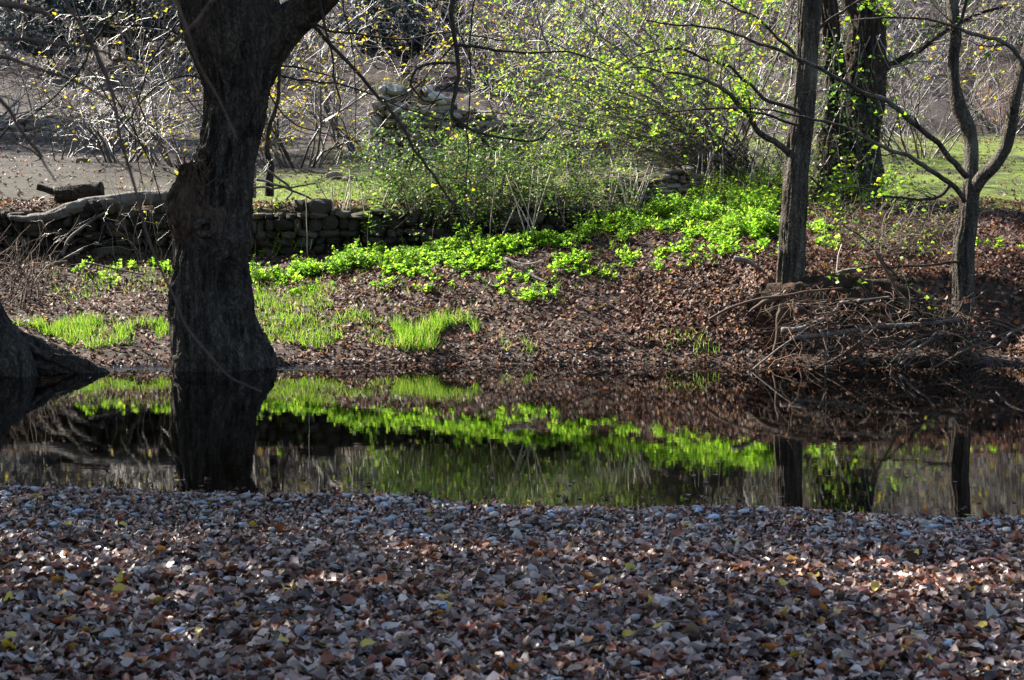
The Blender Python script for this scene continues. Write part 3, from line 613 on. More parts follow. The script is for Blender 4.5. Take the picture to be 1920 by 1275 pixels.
# ---- twigs hanging close to the camera, from a small tree beside it
ov = thing('overhanging_tree', (-1.75, 2.75, float(height(-1.75, 2.75)) - .05), 'young tree whose blurred bare shoots hang in close across the view', 'tree')
b0 = np.array(ov.location)
c = b0 + np.array([[0, 0, 0], [.03, .02, .7], [.1, .05, 1.4], [.22, .12, 2.0], [.5, .2, 2.45], [1.0, .3, 2.75], [1.5, .3, 2.85]])
trunk(c, [.05, .045, .04, .036, .03, .02, .012], 20, 8, .003, 20, .05, 61.).build('trunk', M['branch_near'], ov)
for pts, D, r0, r1 in [
    ([(-330, -60), (-180, -30), (0, 8), (50, 19), (85, 30), (108, 46)], 2.9, 9, 6), ([(-420, 30), (-200, 60), (0, 75), (60, 79), (120, 90), (180, 98), (230, 112), (286, 126)], 2.9, 6, 2.5),
    ([(-450, 40), (-200, 70), (0, 105), (50, 120), (100, 138), (150, 157), (200, 186), (243, 206)], 2.8, 6, 2.5), ([(-480, -60), (-150, 40), (0, 190), (30, 235), (65, 281), (80, 310), (98, 338)], 2.8, 7, 1.8),
    ([(-20, -330), (60, -140), (125, 0), (165, 70), (200, 140), (222, 210), (236, 280), (255, 350), (276, 430), (300, 492), (325, 560), (350, 622), (390, 672), (430, 710), (487, 733)], 3.4, 5, 2.6),
    ([(560, -220), (470, -80), (400, 0), (370, 38), (345, 60), (310, 88)], 3.6, 6.5, 5), ([(250, -210), (320, -20), (370, 110), (410, 182), (440, 246), (452, 268)], 3.2, 4.5, 2),
    ([(-60, -200), (20, -40), (62, 60), (90, 100), (108, 124), (104, 118)], 3.3, 2.4, 1.4), ([(30, -80), (18, 30), (12, 80), (22, 125), (60, 162)], 3.4, 2.2, 1.2)]:
    limb_part(ov, pts, D, r0, r1, 'branch_near', 'shoot', 7, .004)

rng = np.random.default_rng(106); random.seed(106)
# ------------------------------------------------------------------ stones
def stone_mesh(name, seed, w=1., d=1., h=1., rough=.16, mat='stone', flat=2.6):
    """rounded angular block of unit size, 6x4x4 faces bent by noise"""
    import bmesh
    bm = bmesh.new(); bmesh.ops.create_cube(bm, size=1.0); bmesh.ops.subdivide_edges(bm, edges=bm.edges[:], cuts=2, use_grid_fill=True)
    v = np.array([q.co[:] for q in bm.verts]); l = (np.abs(v * 2) ** flat).sum(1) ** (1 / flat)
    v = v / l[:, None] * 1.0; v = v + rough * np.stack([fbm(v * 1.7 + seed * 9.1 + k * 31, 2) for k in range(3)], -1) * .6
    v = v * [w, d, h]
    for q, co in zip(bm.verts, v): q.co = co
    me = bpy.data.meshes.new(name); bm.to_mesh(me); bm.free(); me.materials.append(M[mat])
    for p in me.polygons: p.use_smooth = False
    return me
STONES = [stone_mesh('stone', i, 1, 1, 1, .2, 'stone', 3.2) for i in range(9)]
STONESD = [stone_mesh('stone', i + 40, 1, 1, 1, .26, 'stone_shaded', 3.0) for i in range(9)]
STONESP = [stone_mesh('stone', i + 20, 1, 1, 1, .22, 'stone_pale', 3.0) for i in range(9)]
def stone_wall(label, x0, x1, yw, zbot, ztop, meshes, course=(.07, .15), width=(.12, .34), depth=.28, loose=.02, name='dry_stone_wall', yend=None):
    t = thing(name, ((x0 + x1) / 2, yw, float(zbot(.5 * (x0 + x1)))), label, 'wall'); base = np.array(t.location)
    z = -.03; n = 0
    hmax = max(float(ztop(x) - zbot(x)) for x in np.linspace(x0, x1, 9))
    while z < hmax:
        hgt = random.uniform(*course); x = x0 + random.uniform(-.1, 0)
        while x < x1:
            ww = random.uniform(*width) * (1.0 if random.random() < .8 else .5)
            xc = x + ww / 2
            if zbot(xc) + z + hgt * .6 <= ztop(xc) + .04 and n < 290:
                me = random.choice(meshes); o = bpy.data.objects.new('stone', me); COL.objects.link(o); o.parent = t
                yy = yw if yend is None else yw + (yend - yw) * (xc - x0) / (x1 - x0)
                o.location = (xc - base[0], yy + random.uniform(-loose, loose) - base[1], zbot(xc) + z + hgt / 2 - base[2] + random.uniform(-.015, .015))
                o.scale = (ww * 1.05, depth * random.uniform(.85, 1.1), hgt * 1.1 * random.uniform(.85, 1.15))
                o.rotation_euler = (random.uniform(-.12, .12), random.uniform(-.16, .16), random.uniform(-.2, .2)); n += 1
            x += ww
        z += hgt * .97
    return t
hz = lambda x: float(height(x, WALL_Y - .12))
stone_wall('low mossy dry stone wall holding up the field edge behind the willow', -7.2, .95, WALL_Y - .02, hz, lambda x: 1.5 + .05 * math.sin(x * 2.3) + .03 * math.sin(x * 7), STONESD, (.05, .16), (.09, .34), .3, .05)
D = 25.; gz = lambda x: float(height(x, 25.)) - .05
stone_wall('ruined stub of pale rubble wall topped with tuft of dry grass', -2.2, -1.05, 24.9, gz, lambda x: 3.42 - .5 * max(0, (x + 1.45)) - .25 * max(0, -1.9 - x), STONESP, (.08, .17), (.12, .32), .5, .06)
stone_wall('tumbled low run of grey rubble beside the ruined wall stub', -.95, 1.4, 25.3, gz, lambda x: 3.12 - .22 * (x + .95) + .06 * math.sin(x * 5), STONES, (.08, .16), (.12, .34), .45, .06)
stone_wall('broken wall of thin flat brown stones above the bright weeds', 1.25, 2.35, 20.5, lambda x: float(height(x, 20.4)) - .04, lambda x: 1.94 + .08 * math.sin(x * 2.2 + 2) + .07 * math.sin(x * 6), STONES, (.04, .10), (.08, .26), .3, .07)
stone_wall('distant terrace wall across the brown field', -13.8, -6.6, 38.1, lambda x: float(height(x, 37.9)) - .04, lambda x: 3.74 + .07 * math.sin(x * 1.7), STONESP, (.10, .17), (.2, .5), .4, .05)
def lone(name, me, loc, sc, rot, label, cat='stone', group=None):
    o = bpy.data.objects.new(name, me); COL.objects.link(o); o.location = [float(k) for k in loc]; o.scale = sc; o.rotation_euler = rot
    return tag(o, label, cat, group)
WR = [stone_mesh('white_rock', 61, 1, 1, 1, .14, 'white_rock', 2.4), stone_mesh('white_rock', 64, 1, 1, 1, .2, 'white_rock', 2.2)]
for me in WR:
    for p in me.polygons: p.use_smooth = True
lone('boulder', WR[0], P(821, 184, 24.75), (.34, .28, .19), (.1, .42, .1), 'large pale whitish boulder slumped on the ruined wall', 'boulder')
lone('boulder', WR[1], P(804, 167, 24.75), (.135, .14, .13), (.1, .2, .5), 'small round whitish stone perched against the pale boulder', 'boulder')
for k, (px, py, s, lab) in enumerate([(155, 305, .11, 'flat grey stone lying alone in the brown field'), (30, 238, .16, 'pale slab at the foot of the terrace wall'), (55, 240, .14, 'grey rock beside the pale slab under the terrace wall'), (625, 333, .12, 'dark boulder at the back of the sunny turf patch'), (655, 338, .10, 'pale stone beside the dark boulder on the turf')]):
    p = hit(px, py, 19.8)[0]; lone('field_stone', (STONESP if k % 2 else STONES)[k], p + [0, 0, s * .25], (s * 2, s * 1.6, s), (0, 0, k), lab)

# ------------------------------------------------------------------ logs and sticks
def log(name, pxs, D, rpx, mat, label, seed, cat='log', amp=.014):
    p = np.asarray(pxs, float); Dd = np.full(len(p), D, float) if np.ndim(D) == 0 else np.asarray(D, float)
    c = P(p[:, 0], p[:, 1], Dd); t = centred(trunk(c, np.asarray(rpx) * Dd / F, 28, 8, amp, 14, .06, seed, cap=True), name, M[mat], c[len(c) // 2]); return tag(t, label, cat)
log('log', [(150, 388), (185, 382), (230, 376), (280, 371), (330, 372)], 19.35, [13, 14, 13, 13, 12], 'deadwood', 'thick barkless grey log lying on the stone wall, sawn end showing', 71)
log('log', [(18, 408), (50, 411), (90, 406), (125, 394), (160, 384), (175, 380)], [19.2, 19.2, 19.2, 19.25, 19.3, 19.45], [3, 6, 9, 11, 10, 8], 'deadwood', 'curved grey bough running from the brush up to the sawn log', 72)
log('log', [(105, 366), (140, 362), (192, 356)], 19.75, [13, 14, 14], 'bark_old', 'short rough barked log on the leaf heap behind the wall', 73, amp=.02)
log('log', [(70, 350), (90, 356), (112, 366)], 19.8, [5, 5, 5], 'bark_old', 'splintered dark log end poking from the leaf heap', 74, amp=.01)
def stick(pxs, D, r0, r1, label, mat='stalk', name='stick', sides=6, group=None):
    c, r = curve(pxs, D, r0, r1, 5, .008); o = centred(MB().tubes(c, r, sides, True), name, M[mat], c[0]); return tag(o, label, 'stick', group)
stick([(948, 486), (965, 494), (985, 508), (1005, 520), (1022, 528)], [17.4, 17.3, 17.2, 17.1, 17], 4, 3, 'pale straight stick lying on the leaf litter below the weeds', 'deadwood')
stick([(965, 492), (985, 495), (1005, 492), (1018, 487)], 17.25, 1.6, 1, 'thin curved twig beside the pale straight stick', 'stalk')
stick([(118, 478), (128, 450), (150, 430), (175, 412), (198, 397)], [18.9, 18.9, 19, 19.1, 19.2], 3.4, 2.2, 'forked pale branch propped against the stone wall', 'deadwood')
stick([(80, 502), (105, 495), (130, 480), (155, 467)], 18.6, 3.4, 2, 'bent grey branch lying under the propped branch', 'deadwood')
stick([(160, 492), (210, 503), (270, 516)], 18, 1.6, 1.4, 'long thin pale twig lying on the shaded bank', 'deadwood')
stick([(1376, 486), (1400, 490), (1425, 505), (1435, 512)], 16.4, 6, 2, 'frayed grey branch end beside the alder', 'deadwood')
stick([(1570, 512), (1590, 508), (1620, 504)], 16.1, 4, 4, 'short thick broken stick on the root tangle top', 'deadwood')
stick([(1568, 515), (1572, 480), (1578, 458)], 16.2, 1.8, 1.5, 'upright broken pale stick on the root tangle top', 'stalk')
BR = 'sticks caught in the root tangle'
for pts, D, r0, r1, lab in [
    ([(1487, 633), (1530, 628), (1580, 623), (1640, 613), (1700, 610), (1760, 605), (1800, 600)], 14.95, 4.5, 4.5, 'smooth grey bough lying level in front of the root hollow'),
    ([(1465, 619), (1500, 616), (1540, 600), (1565, 584), (1575, 570), (1582, 567), (1640, 560), (1670, 556)], 15.05, 5.5, 2, 'crooked pale branch rising across the root hollow'),
    ([(1330, 600), (1370, 577), (1420, 562), (1460, 555), (1530, 545), (1580, 540)], 15.2, 3, 2, 'long thin dark stick reaching out left past the alder roots'),
    ([(1688, 684), (1710, 661), (1735, 643), (1756, 624)], 14.85, 3, 2.4, 'bright pale stick slanting out of the water below the forked tree'),
    ([(1668, 680), (1695, 655), (1720, 638)], 14.9, 2.4, 2, 'shorter slanting stick beside the bright pale stick'),
    ([(1530, 692), (1580, 664), (1612, 640), (1640, 615)], 14.75, 2.4, 2, 'brown stick slanting from the water to the level bough'),
    ([(1550, 692), (1600, 672), (1650, 640), (1700, 618)], 14.8, 2.2, 1.6, 'long brown stick slanting behind the level bough'),
    ([(1412, 692), (1440, 670), (1465, 650), (1490, 633)], 14.7, 2.4, 1.8, 'stick slanting out of the water at the level bough tip'),
    ([(1537, 618), (1545, 632), (1548, 650), (1549, 700)], 14.85, 2.2, 2, 'white forked twig standing upright in the water'),
    ([(1485, 632), (1500, 630), (1515, 640), (1525, 644)], 14.8, 2.4, 1.4, 'curled white twig on the level bough tip'),
    ([(1530, 604), (1520, 590), (1505, 577), (1490, 572)], 15.1, 2.4, 1.4, 'arched twig hanging before the root hollow'),
    ([(1750, 690), (1800, 660), (1850, 640), (1920, 610)], 14.7, 2.2, 1.8, 'dark stick angled along the bank right of the forked tree'),
    ([(1870, 650), (1890, 630), (1905, 620), (1930, 612)], 14.9, 2.6, 1.8, 'pale twig arching over the undercut right of the forked tree'),
    ([(1640, 470), (1670, 520), (1690, 560), (1720, 590), (1735, 606)], 15.1, 3, 2.2, 'dark stick leaning down onto the level bough')]:
    stick(pts, D, r0, r1, lab, 'root' if 'dark' in lab or 'brown' in lab else 'deadwood', 'stick', 6, BR)

rng = np.random.default_rng(107); random.seed(107)
# root tangle with overhanging soil lip above the hollow
rt = thing('root_tangle', P(1640, 690, 15.2) * [1, 1, 0], 'dark overhanging tangle of roots and debris between alder and forked tree', 'roots')
cc = P([1440, 1480, 1530, 1590, 1650, 1710, 1760, 1800], [552, 552, 550, 552, 558, 575, 592, 610], [15.85, 15.75, 15.7, 15.65, 15.7, 15.7, 15.6, 15.5])
trunk(cc, np.array([.07, .13, .17, .17, .17, .14, .12, .08]), 30, 7, .05, 10, .3, 81.).build('soil_lip', M['soil'], rt)
n = 560; t = rng.uniform(0, 1, n); k = np.clip((t * (len(cc) - 1)).astype(int), 0, len(cc) - 2); f = (t * (len(cc) - 1) - k)[:, None]
st = cc[k] * (1 - f) + cc[k + 1] * f + np.column_stack([rng.normal(0, .06, n), rng.uniform(-.2, .1, n), rng.uniform(-.08, .09, n)])
tp, tr_ = grow(st, np.column_stack([rng.normal(0, .9, n), rng.normal(-.45, .45, n), rng.normal(-.5, .45, n)]), rng.uniform(.08, .5, n) ** 1.15, rng.uniform(.002, .0065, n), 6, .35, (0, -.02, -.12))
tag(MB().tubes(tp, tr_, 4).build('rootlets', M['root'], rt), kind='stuff')
n = 230; t = rng.uniform(.22, 1, n); k = np.clip((t * (len(cc) - 1)).astype(int), 0, len(cc) - 2); f = (t * (len(cc) - 1) - k)[:, None]
st = cc[k] * (1 - f) + cc[k + 1] * f + np.column_stack([rng.normal(0, .05, n), rng.uniform(-.20, -.06, n), rng.uniform(.0, .12, n)])
tp, tr_ = grow(st, np.column_stack([rng.normal(0, .35, n), rng.uniform(-.9, -.1, n), rng.uniform(-.9, .2, n)]), rng.uniform(.12, .42, n), rng.uniform(.0016, .0038, n), 6, .16, (0, 0, -.28))
tag(MB().tubes(tp, tr_, 3).build('hanging_roots', M['root'], rt), kind='stuff')
n = 560; st = P(rng.uniform(1480, 1860, n), rng.uniform(560, 675, n), rng.uniform(14.8, 15.4, n))
tp, tr_ = grow(st, np.column_stack([rng.normal(0, 1, n), rng.normal(-.2, .4, n), rng.normal(-.25, .35, n)]), rng.uniform(.15, .6, n), rng.uniform(.002, .006, n), 5, .2, (0, 0, -.05))
tag(MB().tubes(tp, tr_, 4).build('caught_twigs', M['root'], rt), kind='stuff')
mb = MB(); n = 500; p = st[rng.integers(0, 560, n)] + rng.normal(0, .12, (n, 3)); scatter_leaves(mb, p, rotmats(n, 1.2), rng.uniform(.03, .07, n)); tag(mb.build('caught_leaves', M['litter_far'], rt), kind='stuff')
rng = np.random.default_rng(108); random.seed(108)
# brush on the crest behind it
bh = thing('brush_heap', hit(1680, 440)[0], 'low heap of dead brambles and twigs on the bank crest behind the alder', 'brush')
q = hit(rng.uniform(1540, 1800, 500), rng.uniform(410, 490, 500), 15.6)
tp, tr_ = grow(q, np.column_stack([rng.normal(0, .8, 500), rng.normal(-.1, .5, 500), rng.uniform(.1, .9, 500)]), rng.uniform(.25, .75, 500), rng.uniform(.002, .005, 500), 6, .3, (0, 0, -.14))
tag(MB().tubes(tp, tr_, 3).build('stems', M['twig_brown'], bh), kind='stuff')
mb = MB(); n = 350; p = on_twigs((tp, tr_), n, .03); scatter_leaves(mb, p, rotmats(n, .9), rng.uniform(.03, .06, n), [FLAT]); mb.build('leaves', M['leaf_lime'], bh)
rng = np.random.default_rng(109); random.seed(109)
# pale dry brush at the left edge
bl = thing('brush_heap', hit(25, 560)[0], 'pile of pale dry branches behind the leaning riverside tree', 'brush')
q = hit(rng.uniform(-90, 90, 150), rng.uniform(500, 590, 150), 15.2)
tp, tr_ = grow(q + [0, 0, .05], np.column_stack([rng.normal(-.1, .7, 150), rng.normal(0, .4, 150), rng.uniform(.1, 1.3, 150)]), rng.uniform(.3, .85, 150), rng.uniform(.003, .010, 150), 6, .22, (0, 0, -.07))
tag(MB().tubes(tp, tr_, 4).build('stems', M['root'], bl), kind='stuff')

# ------------------------------------------------------------------ shrubs and hillside thicket
def shrub_parts(t, nst, hgt, spread, r0, lv, mat, leafn=0, leafmat_='leaf_yellow', lsize=(.05, .08), trop=(0, 0, -.03), wig=.24, temps=[FLAT], rmin=.003, stems_name='stems', br=.55, single=False):
    b = np.array(t.location)
    a = rng.uniform(0, 2 * math.pi, nst)
    d = np.column_stack([np.cos(a) * spread, np.sin(a) * spread, np.ones(nst)]) + rng.normal(0, .15, (nst, 3))
    st = b + np.column_stack([np.cos(a) * br * rng.uniform(0, 1, nst), np.sin(a) * br * rng.uniform(0, 1, nst), np.full(nst, -.06)])
    s0 = grow(st, d, hgt * rng.uniform(.7, 1.15, nst), r0 * rng.uniform(.6, 1.2, nst), 8, wig, trop, .25)
    if single:
        for i in range(nst): MB().tubes(s0[0][i], s0[1][i], 5).build('stem', M[mat], t)
    else: tag(MB().tubes(*s0, 5).build(stems_name, M[mat], t), kind='stuff')
    mb, tw = add_twigs([s0], lv, trop, 3, rmin, .3); tag(mb.build('twigs', M[mat], t), kind='stuff')
    if leafn:
        twp = [q for q in t.children if q.name.startswith('twigs')][0]
        mb = MB(); p = on_twigs(tw, leafn, .03); scatter_leaves(mb, p, rotmats(leafn, 1.1), rng.uniform(*lsize, leafn), temps); mb.build('leaves', M[leafmat_], twp)
    return tw
rng = np.random.default_rng(110); random.seed(110)
HS = 'bare shrubs covering the hillside'
protos = []
for k, (n, hg, sp_, lv, lf) in enumerate([(13, 4.4, .45, [(8, .7, .42, .5), (6, .7, .5, .5)], 0), (10, 5.4, .3, [(8, .7, .4, .5), (7, .7, .45, .5)], 90), (18, 3.6, .75, [(7, .8, .42, .5), (6, .8, .5, .5)], 0), (12, 4.8, .5, [(8, .8, .45, .5), (6, .7, .5, .5)], 220)]):
    t = thing('bare_shrub', (0, 60 + k * 3, 0), ('leafless pale twiggy shrub on the wooded hillside', 'tall thin leafless shrub with few yellow leaves on the hillside', 'low spreading leafless shrub on the hillside', 'leafless shrub dotted with many yellow leaves on the hillside')[k], 'shrub', HS)
    shrub_parts(t, n, hg, sp_, .03, lv, 'twig_far', lf, 'leaf_yellow', (.06, .10), rmin=.0105, wig=.2, br=.8); protos.append(t)
spots = []
tries = 0
while len(spots) < 92 and tries < 4000:
    tries += 1
    Dd = random.choice([random.uniform(43, 50), random.uniform(46, 60), random.uniform(55, 95)]); px = random.uniform(-350, 2270)
    if 640 < px < 860 and Dd < 47: continue
    if 640 < px < 860 and 47 < Dd < 56 and random.random() < .6: continue
    x = (px - CX) * Dd / F
    if px < 330 and Dd < 47: continue
    if any((x - a) ** 2 + (Dd - b) ** 2 < 1.4 ** 2 for a, b, _ in spots): continue
    spots.append((x, Dd, random.randrange(4)))
used = set()
for x, y, k in spots:
    o = protos[k] if k not in used else copy_tree(protos[k]); used.add(k)
    o.location = (x, y, float(height(x, y)) - .1); s = random.uniform(.75, 1.25) * (1 + max(0, y - 55) * .008); o.scale = (s, s, s * random.uniform(.85, 1.1)); o.rotation_euler = (0, 0, random.uniform(0, 6.28))
# evergreens on the hill
def evergreen(px, py, D, hgt, rad, n, label, seed):
    x = (px - CX) * D / F; b = np.array([x, D, float(height(x, D))]); t = thing('evergreen_bush', b, label, 'bush', 'evergreens on the hill')
    trunk(b + np.array([[0, 0, -.1], [.05, 0, hgt * .5], [0, 0, hgt * .95]]), [.12, .09, .02], 12, 5, .01, 10, .05, seed).build('trunk', M['bark_old'], t)
    u = unit(rng.normal(size=(n, 3))); u[:, 2] = np.abs(u[:, 2]) * 2 - 1; u = unit(u); rr = rng.uniform(.45, 1, n) ** .5
    lump = 1 + .35 * fbm(u * 2.3 + seed, 2)
    z = (u[:, 2] * .5 + .5); prof = np.where(z > .3, 1 - .45 * (z - .3), .75 + z * .8)
    p = b + np.column_stack([u[:, 0] * rad * rr * lump * prof, u[:, 1] * rad * rr * lump * prof, .1 + z * hgt * (.75 + .25 * rr * lump)])
    mb = MB(); scatter_leaves(mb, p, rotmats(n, 1.2), rng.uniform(.12, .24, n), [SLIM, FLAT]); mb.build('crown', M['evergreen'], t)
evergreen(762, 0, 46, 4.4, 1.75, 9000, 'dark blue green rounded evergreen bush in a gap of the hillside shrubs', 3.)
evergreen(105, 0, 46.5, 3.6, 1.6, 7000, 'dusky evergreen bush on the hill above the terrace wall', 9.)
evergreen(250, 0, 49, 3.9, 1.8, 7000, 'second dusky evergreen uphill of the bush above the terrace wall', 14.)
evergreen(1420, 0, 60, 5.5, 2.2, 6000, 'far evergreen bush half hidden by bare shrubs behind the alder', 20.)
rng = np.random.default_rng(111); random.seed(111)
# middle distance shrubs
def mid(px, D, label, **kw):
    x = (px - CX) * D / F; t = thing('shrub', (x, D, float(height(x, D))), label, 'shrub'); shrub_parts(t, single=True, **kw); return t
mid(120, 27, 'sparse leafless shrub with a few orange leaves in the brown field', nst=9, hgt=2.6, spread=.8, r0=.016, lv=[(9, .7, .45, .5), (6, .7, .5, .55)], mat='twig_grey', leafn=70, lsize=(.06, .10), rmin=.0032)
mid(-40, 33, 'dense bare grey shrub below the terrace wall at the field corner', nst=20, hgt=3.6, spread=.7, r0=.02, lv=[(9, .8, .42, .5), (6, .8, .5, .55)], mat='twig_far', leafn=50, lsize=(.07, .10), rmin=.0055, trop=(0, 0, -.05))
mid(215, 31, 'dense bare shrub with orange leaves below the terrace wall beside the willow', nst=12, hgt=3.2, spread=.8, r0=.02, lv=[(9, .8, .42, .5), (6, .8, .5, .55)], mat='twig_far', leafn=50, lsize=(.06, .09), rmin=.005, trop=(0, 0, -.05))
mid(235, 26, 'dense tangled leafless shrub left of the willow trunk', nst=22, hgt=2.7, spread=.75, r0=.018, lv=[(11, .8, .42, .5), (6, .7, .5, .55)], mat='twig_grey', leafn=70, lsize=(.05, .08), rmin=.003, trop=(0, 0, -.06))
mid(345, 25, 'tangled leafless shrub close behind the willow trunk', nst=18, hgt=3.2, spread=.6, r0=.02, lv=[(11, .8, .42, .5), (6, .7, .5, .55)], mat='twig_grey', leafn=60, lsize=(.06, .09), rmin=.003, trop=(0, 0, -.06))
mid(560, 25, 'drooping shrub with many narrow yellow leaves right of the willow', nst=20, hgt=3.5, spread=.6, r0=.02, lv=[(10, .8, .45, .5), (8, .6, .5, .55)], mat='twig_grey', leafn=750, lsize=(.07, .11), rmin=.0028, trop=(0, 0, -.11), temps=[SLIM])
mid(690, 27, 'loose leafless shrub left of the ruined wall with yellow leaves', nst=14, hgt=3.4, spread=.5, r0=.02, lv=[(9, .8, .42, .5), (6, .7, .5, .55)], mat='twig_grey', leafn=300, lsize=(.05, .08), rmin=.003, trop=(0, 0, -.04))
mid(1000, 29, 'tall leafless shrub with yellow leaves behind the rubble run', nst=24, hgt=4.2, spread=.55, r0=.02, lv=[(10, .8, .42, .5), (6, .7, .5, .55)], mat='twig_far', leafn=520, lsize=(.05, .08), rmin=.0035, trop=(0, 0, -.03))
mid(1150, 27, 'tall pale leafless shrub behind the green leaved thicket', nst=26, hgt=4.4, spread=.5, r0=.02, lv=[(10, .8, .42, .5), (6, .7, .5, .55)], mat='twig_far', leafn=1600, lsize=(.05, .08), leafmat_='leaf_lime', rmin=.0035, trop=(0, 0, -.03))
mid(1340, 28, 'yellow leaved shrub standing behind the alder trunk', nst=24, hgt=4.6, spread=.5, r0=.02, lv=[(10, .8, .42, .5), (6, .7, .5, .55)], mat='twig_far', leafn=900, lsize=(.05, .08), rmin=.0035)
mid(1720, 27, 'leafless shrub of many fine stems right of the old double trunk', nst=24, hgt=3.0, spread=.8, r0=.014, lv=[(10, .8, .42, .5), (6, .7, .5, .55)], mat='twig_grey', leafn=40, lsize=(.06, .09), leafmat_='leaf_lime', rmin=.003, trop=(0, 0, -.05))
mid(1870, 36, 'shrub with a spray of yellow leaves beyond the green field', nst=18, hgt=4.2, spread=.6, r0=.02, lv=[(9, .8, .42, .5), (6, .7, .5, .55)], mat='twig_far', leafn=420, lsize=(.09, .13), rmin=.0045)
mid(1640, 37, 'tall leafless shrub beyond the green field behind the old trunk', nst=22, hgt=4.6, spread=.5, r0=.02, lv=[(9, .8, .42, .5), (6, .7, .5, .55)], mat='twig_far', leafn=60, lsize=(.08, .12), rmin=.0045)
mid(1395, 21.4, 'dense dark twiggy scrub under the thicket beside the broken wall', nst=60, hgt=2.2, spread=1.1, r0=.009, lv=[(7, .8, .4, .5), (4, .8, .5, .6)], mat='twig_brown', leafn=160, lsize=(.04, .06), leafmat_='leaf_lime', rmin=.0026, trop=(0, 0, -.05))
mid(95, 19.05, 'thin tangle of dry stems growing against the stone wall below the bough', nst=26, hgt=.9, spread=.6, r0=.004, lv=[(5, .8, .4, .6)], mat='twig_grey', rmin=.002, trop=(0, 0, -.08))
mid(290, 18.9, 'thin upright dry shoots between stone wall and willow trunk', nst=18, hgt=1.5, spread=.3, r0=.005, lv=[(6, .7, .35, .6)], mat='twig_grey', leafn=30, lsize=(.03, .05), rmin=.002, trop=(0, 0, -.02))
# reddish dead stems in the field at right
t = thing('dead_weeds', hit(1870, 235, 20)[0], 'stand of tall reddish dead weed stems beyond the green field', 'weeds'); b = np.array(t.location); n = 70
tp, tr_ = grow(b + np.column_stack([rng.uniform(-.55, .55, n), rng.uniform(-.3, .3, n), np.zeros(n)]), np.column_stack([rng.normal(0, .12, n), rng.normal(0, .12, n), np.ones(n)]), rng.uniform(.8, 1.9, n), rng.uniform(.006, .012, n), 4, .05)
tag(MB().tubes(tp, tr_, 4).build('stems', twigmat('dead_stem', [(0, (.16, .08, .06)), (1, (.36, .24, .19))]), t), kind='stuff')
# thin tree beside the willow
tt = thing('sapling', hit(505, 362, 19.6)[0], 'thin dark crooked sapling at the sunny turf edge beside the willow', 'tree')
c, r = curve([(503, 368), (505, 335), (508, 310), (500, 280), (505, 240), (520, 190), (525, 120)], 19.9, 9, 3); MB().tubes(c, r, 8).build('trunk', M['bark_willow'], tt)
mb, tw = add_twigs([(c[None, 10:], r[None, 10:])], [(12, .9, .35, .4), (6, .7, .5, .6)], (0, 0, -.03)); tag(mb.build('twigs', M['twig_brown'], tt), kind='stuff')
mb = MB(); n = 60; scatter_leaves(mb, on_twigs(tw, n), rotmats(n, 1.1), rng.uniform(.05, .09, n), [SLIM]); mb.build('leaves', M['leaf_yellow'], tt)
tt = thing('sapling', hit(478, 368, 19.6)[0], 'thin pale grey sapling beside the dark crooked one', 'tree')
c, r = curve([(474, 372), (474, 340), (476, 300), (482, 250), (490, 180), (500, 90)], 19.8, 6, 3); MB().tubes(c, r, 8).build('trunk', M['deadwood'], tt)
fa = thing('fallen_branch', P(585, 375, 19.7), 'forked bare fallen branch leaning on the wall over the turf patch', 'branch')
for pts in ([(468, 335), (500, 340), (540, 352), (575, 368), (592, 382)], [(470, 352), (510, 351), (545, 350), (590, 344)], [(482, 308), (510, 325), (534, 342), (548, 356), (538, 372)]):
    limb_part(fa, pts, 19.6, 3, 2.4, 'deadwood', 'branch', 6)

rng = np.random.default_rng(112); random.seed(112)
# the arching green leaved thicket in the centre right
th = thing('thicket', (3.4, 22.2, float(height(3.4, 22.2))), 'large arching thicket with lime green leaves left of the alder', 'shrub'); b = np.array(th.location)
n = 74; d = np.column_stack([rng.normal(-.62, .48, n), rng.normal(-.1, .35, n), rng.uniform(.18, 1.0, n)])
st = b + np.column_stack([rng.uniform(-.7, .5, n), rng.uniform(-.5, .5, n), np.full(n, .0)])
s0 = grow(st, d, rng.uniform(2.2, 4.4, n), rng.uniform(.009, .022, n), 10, .10, (-.02, 0, -.035), .25)
[MB().tubes(s0[0][i], s0[1][i], 5).build('stem', M['twig_grey'], th) for i in range(n)]
mb, tw = add_twigs([s0], [(11, .7, .34, .5), (5, .7, .5, .55)], (0, 0, -.05), 3, .0028, .22); tag(mb.build('twigs', M['twig_grey'], th), kind='stuff')
mb = MB(); nn = 5600; p = on_twigs(tw, nn, .03); p = p[p[:, 2] > 2.4 + .25 * rng.normal(size=nn)]; nn = len(p); scatter_leaves(mb, p, rotmats(nn, 1.1), rng.uniform(.04, .068, nn), [FLAT] + FARL[:2]); mb.build('leaves', M['leaf_lime'], th)
rng = np.random.default_rng(113); random.seed(113)
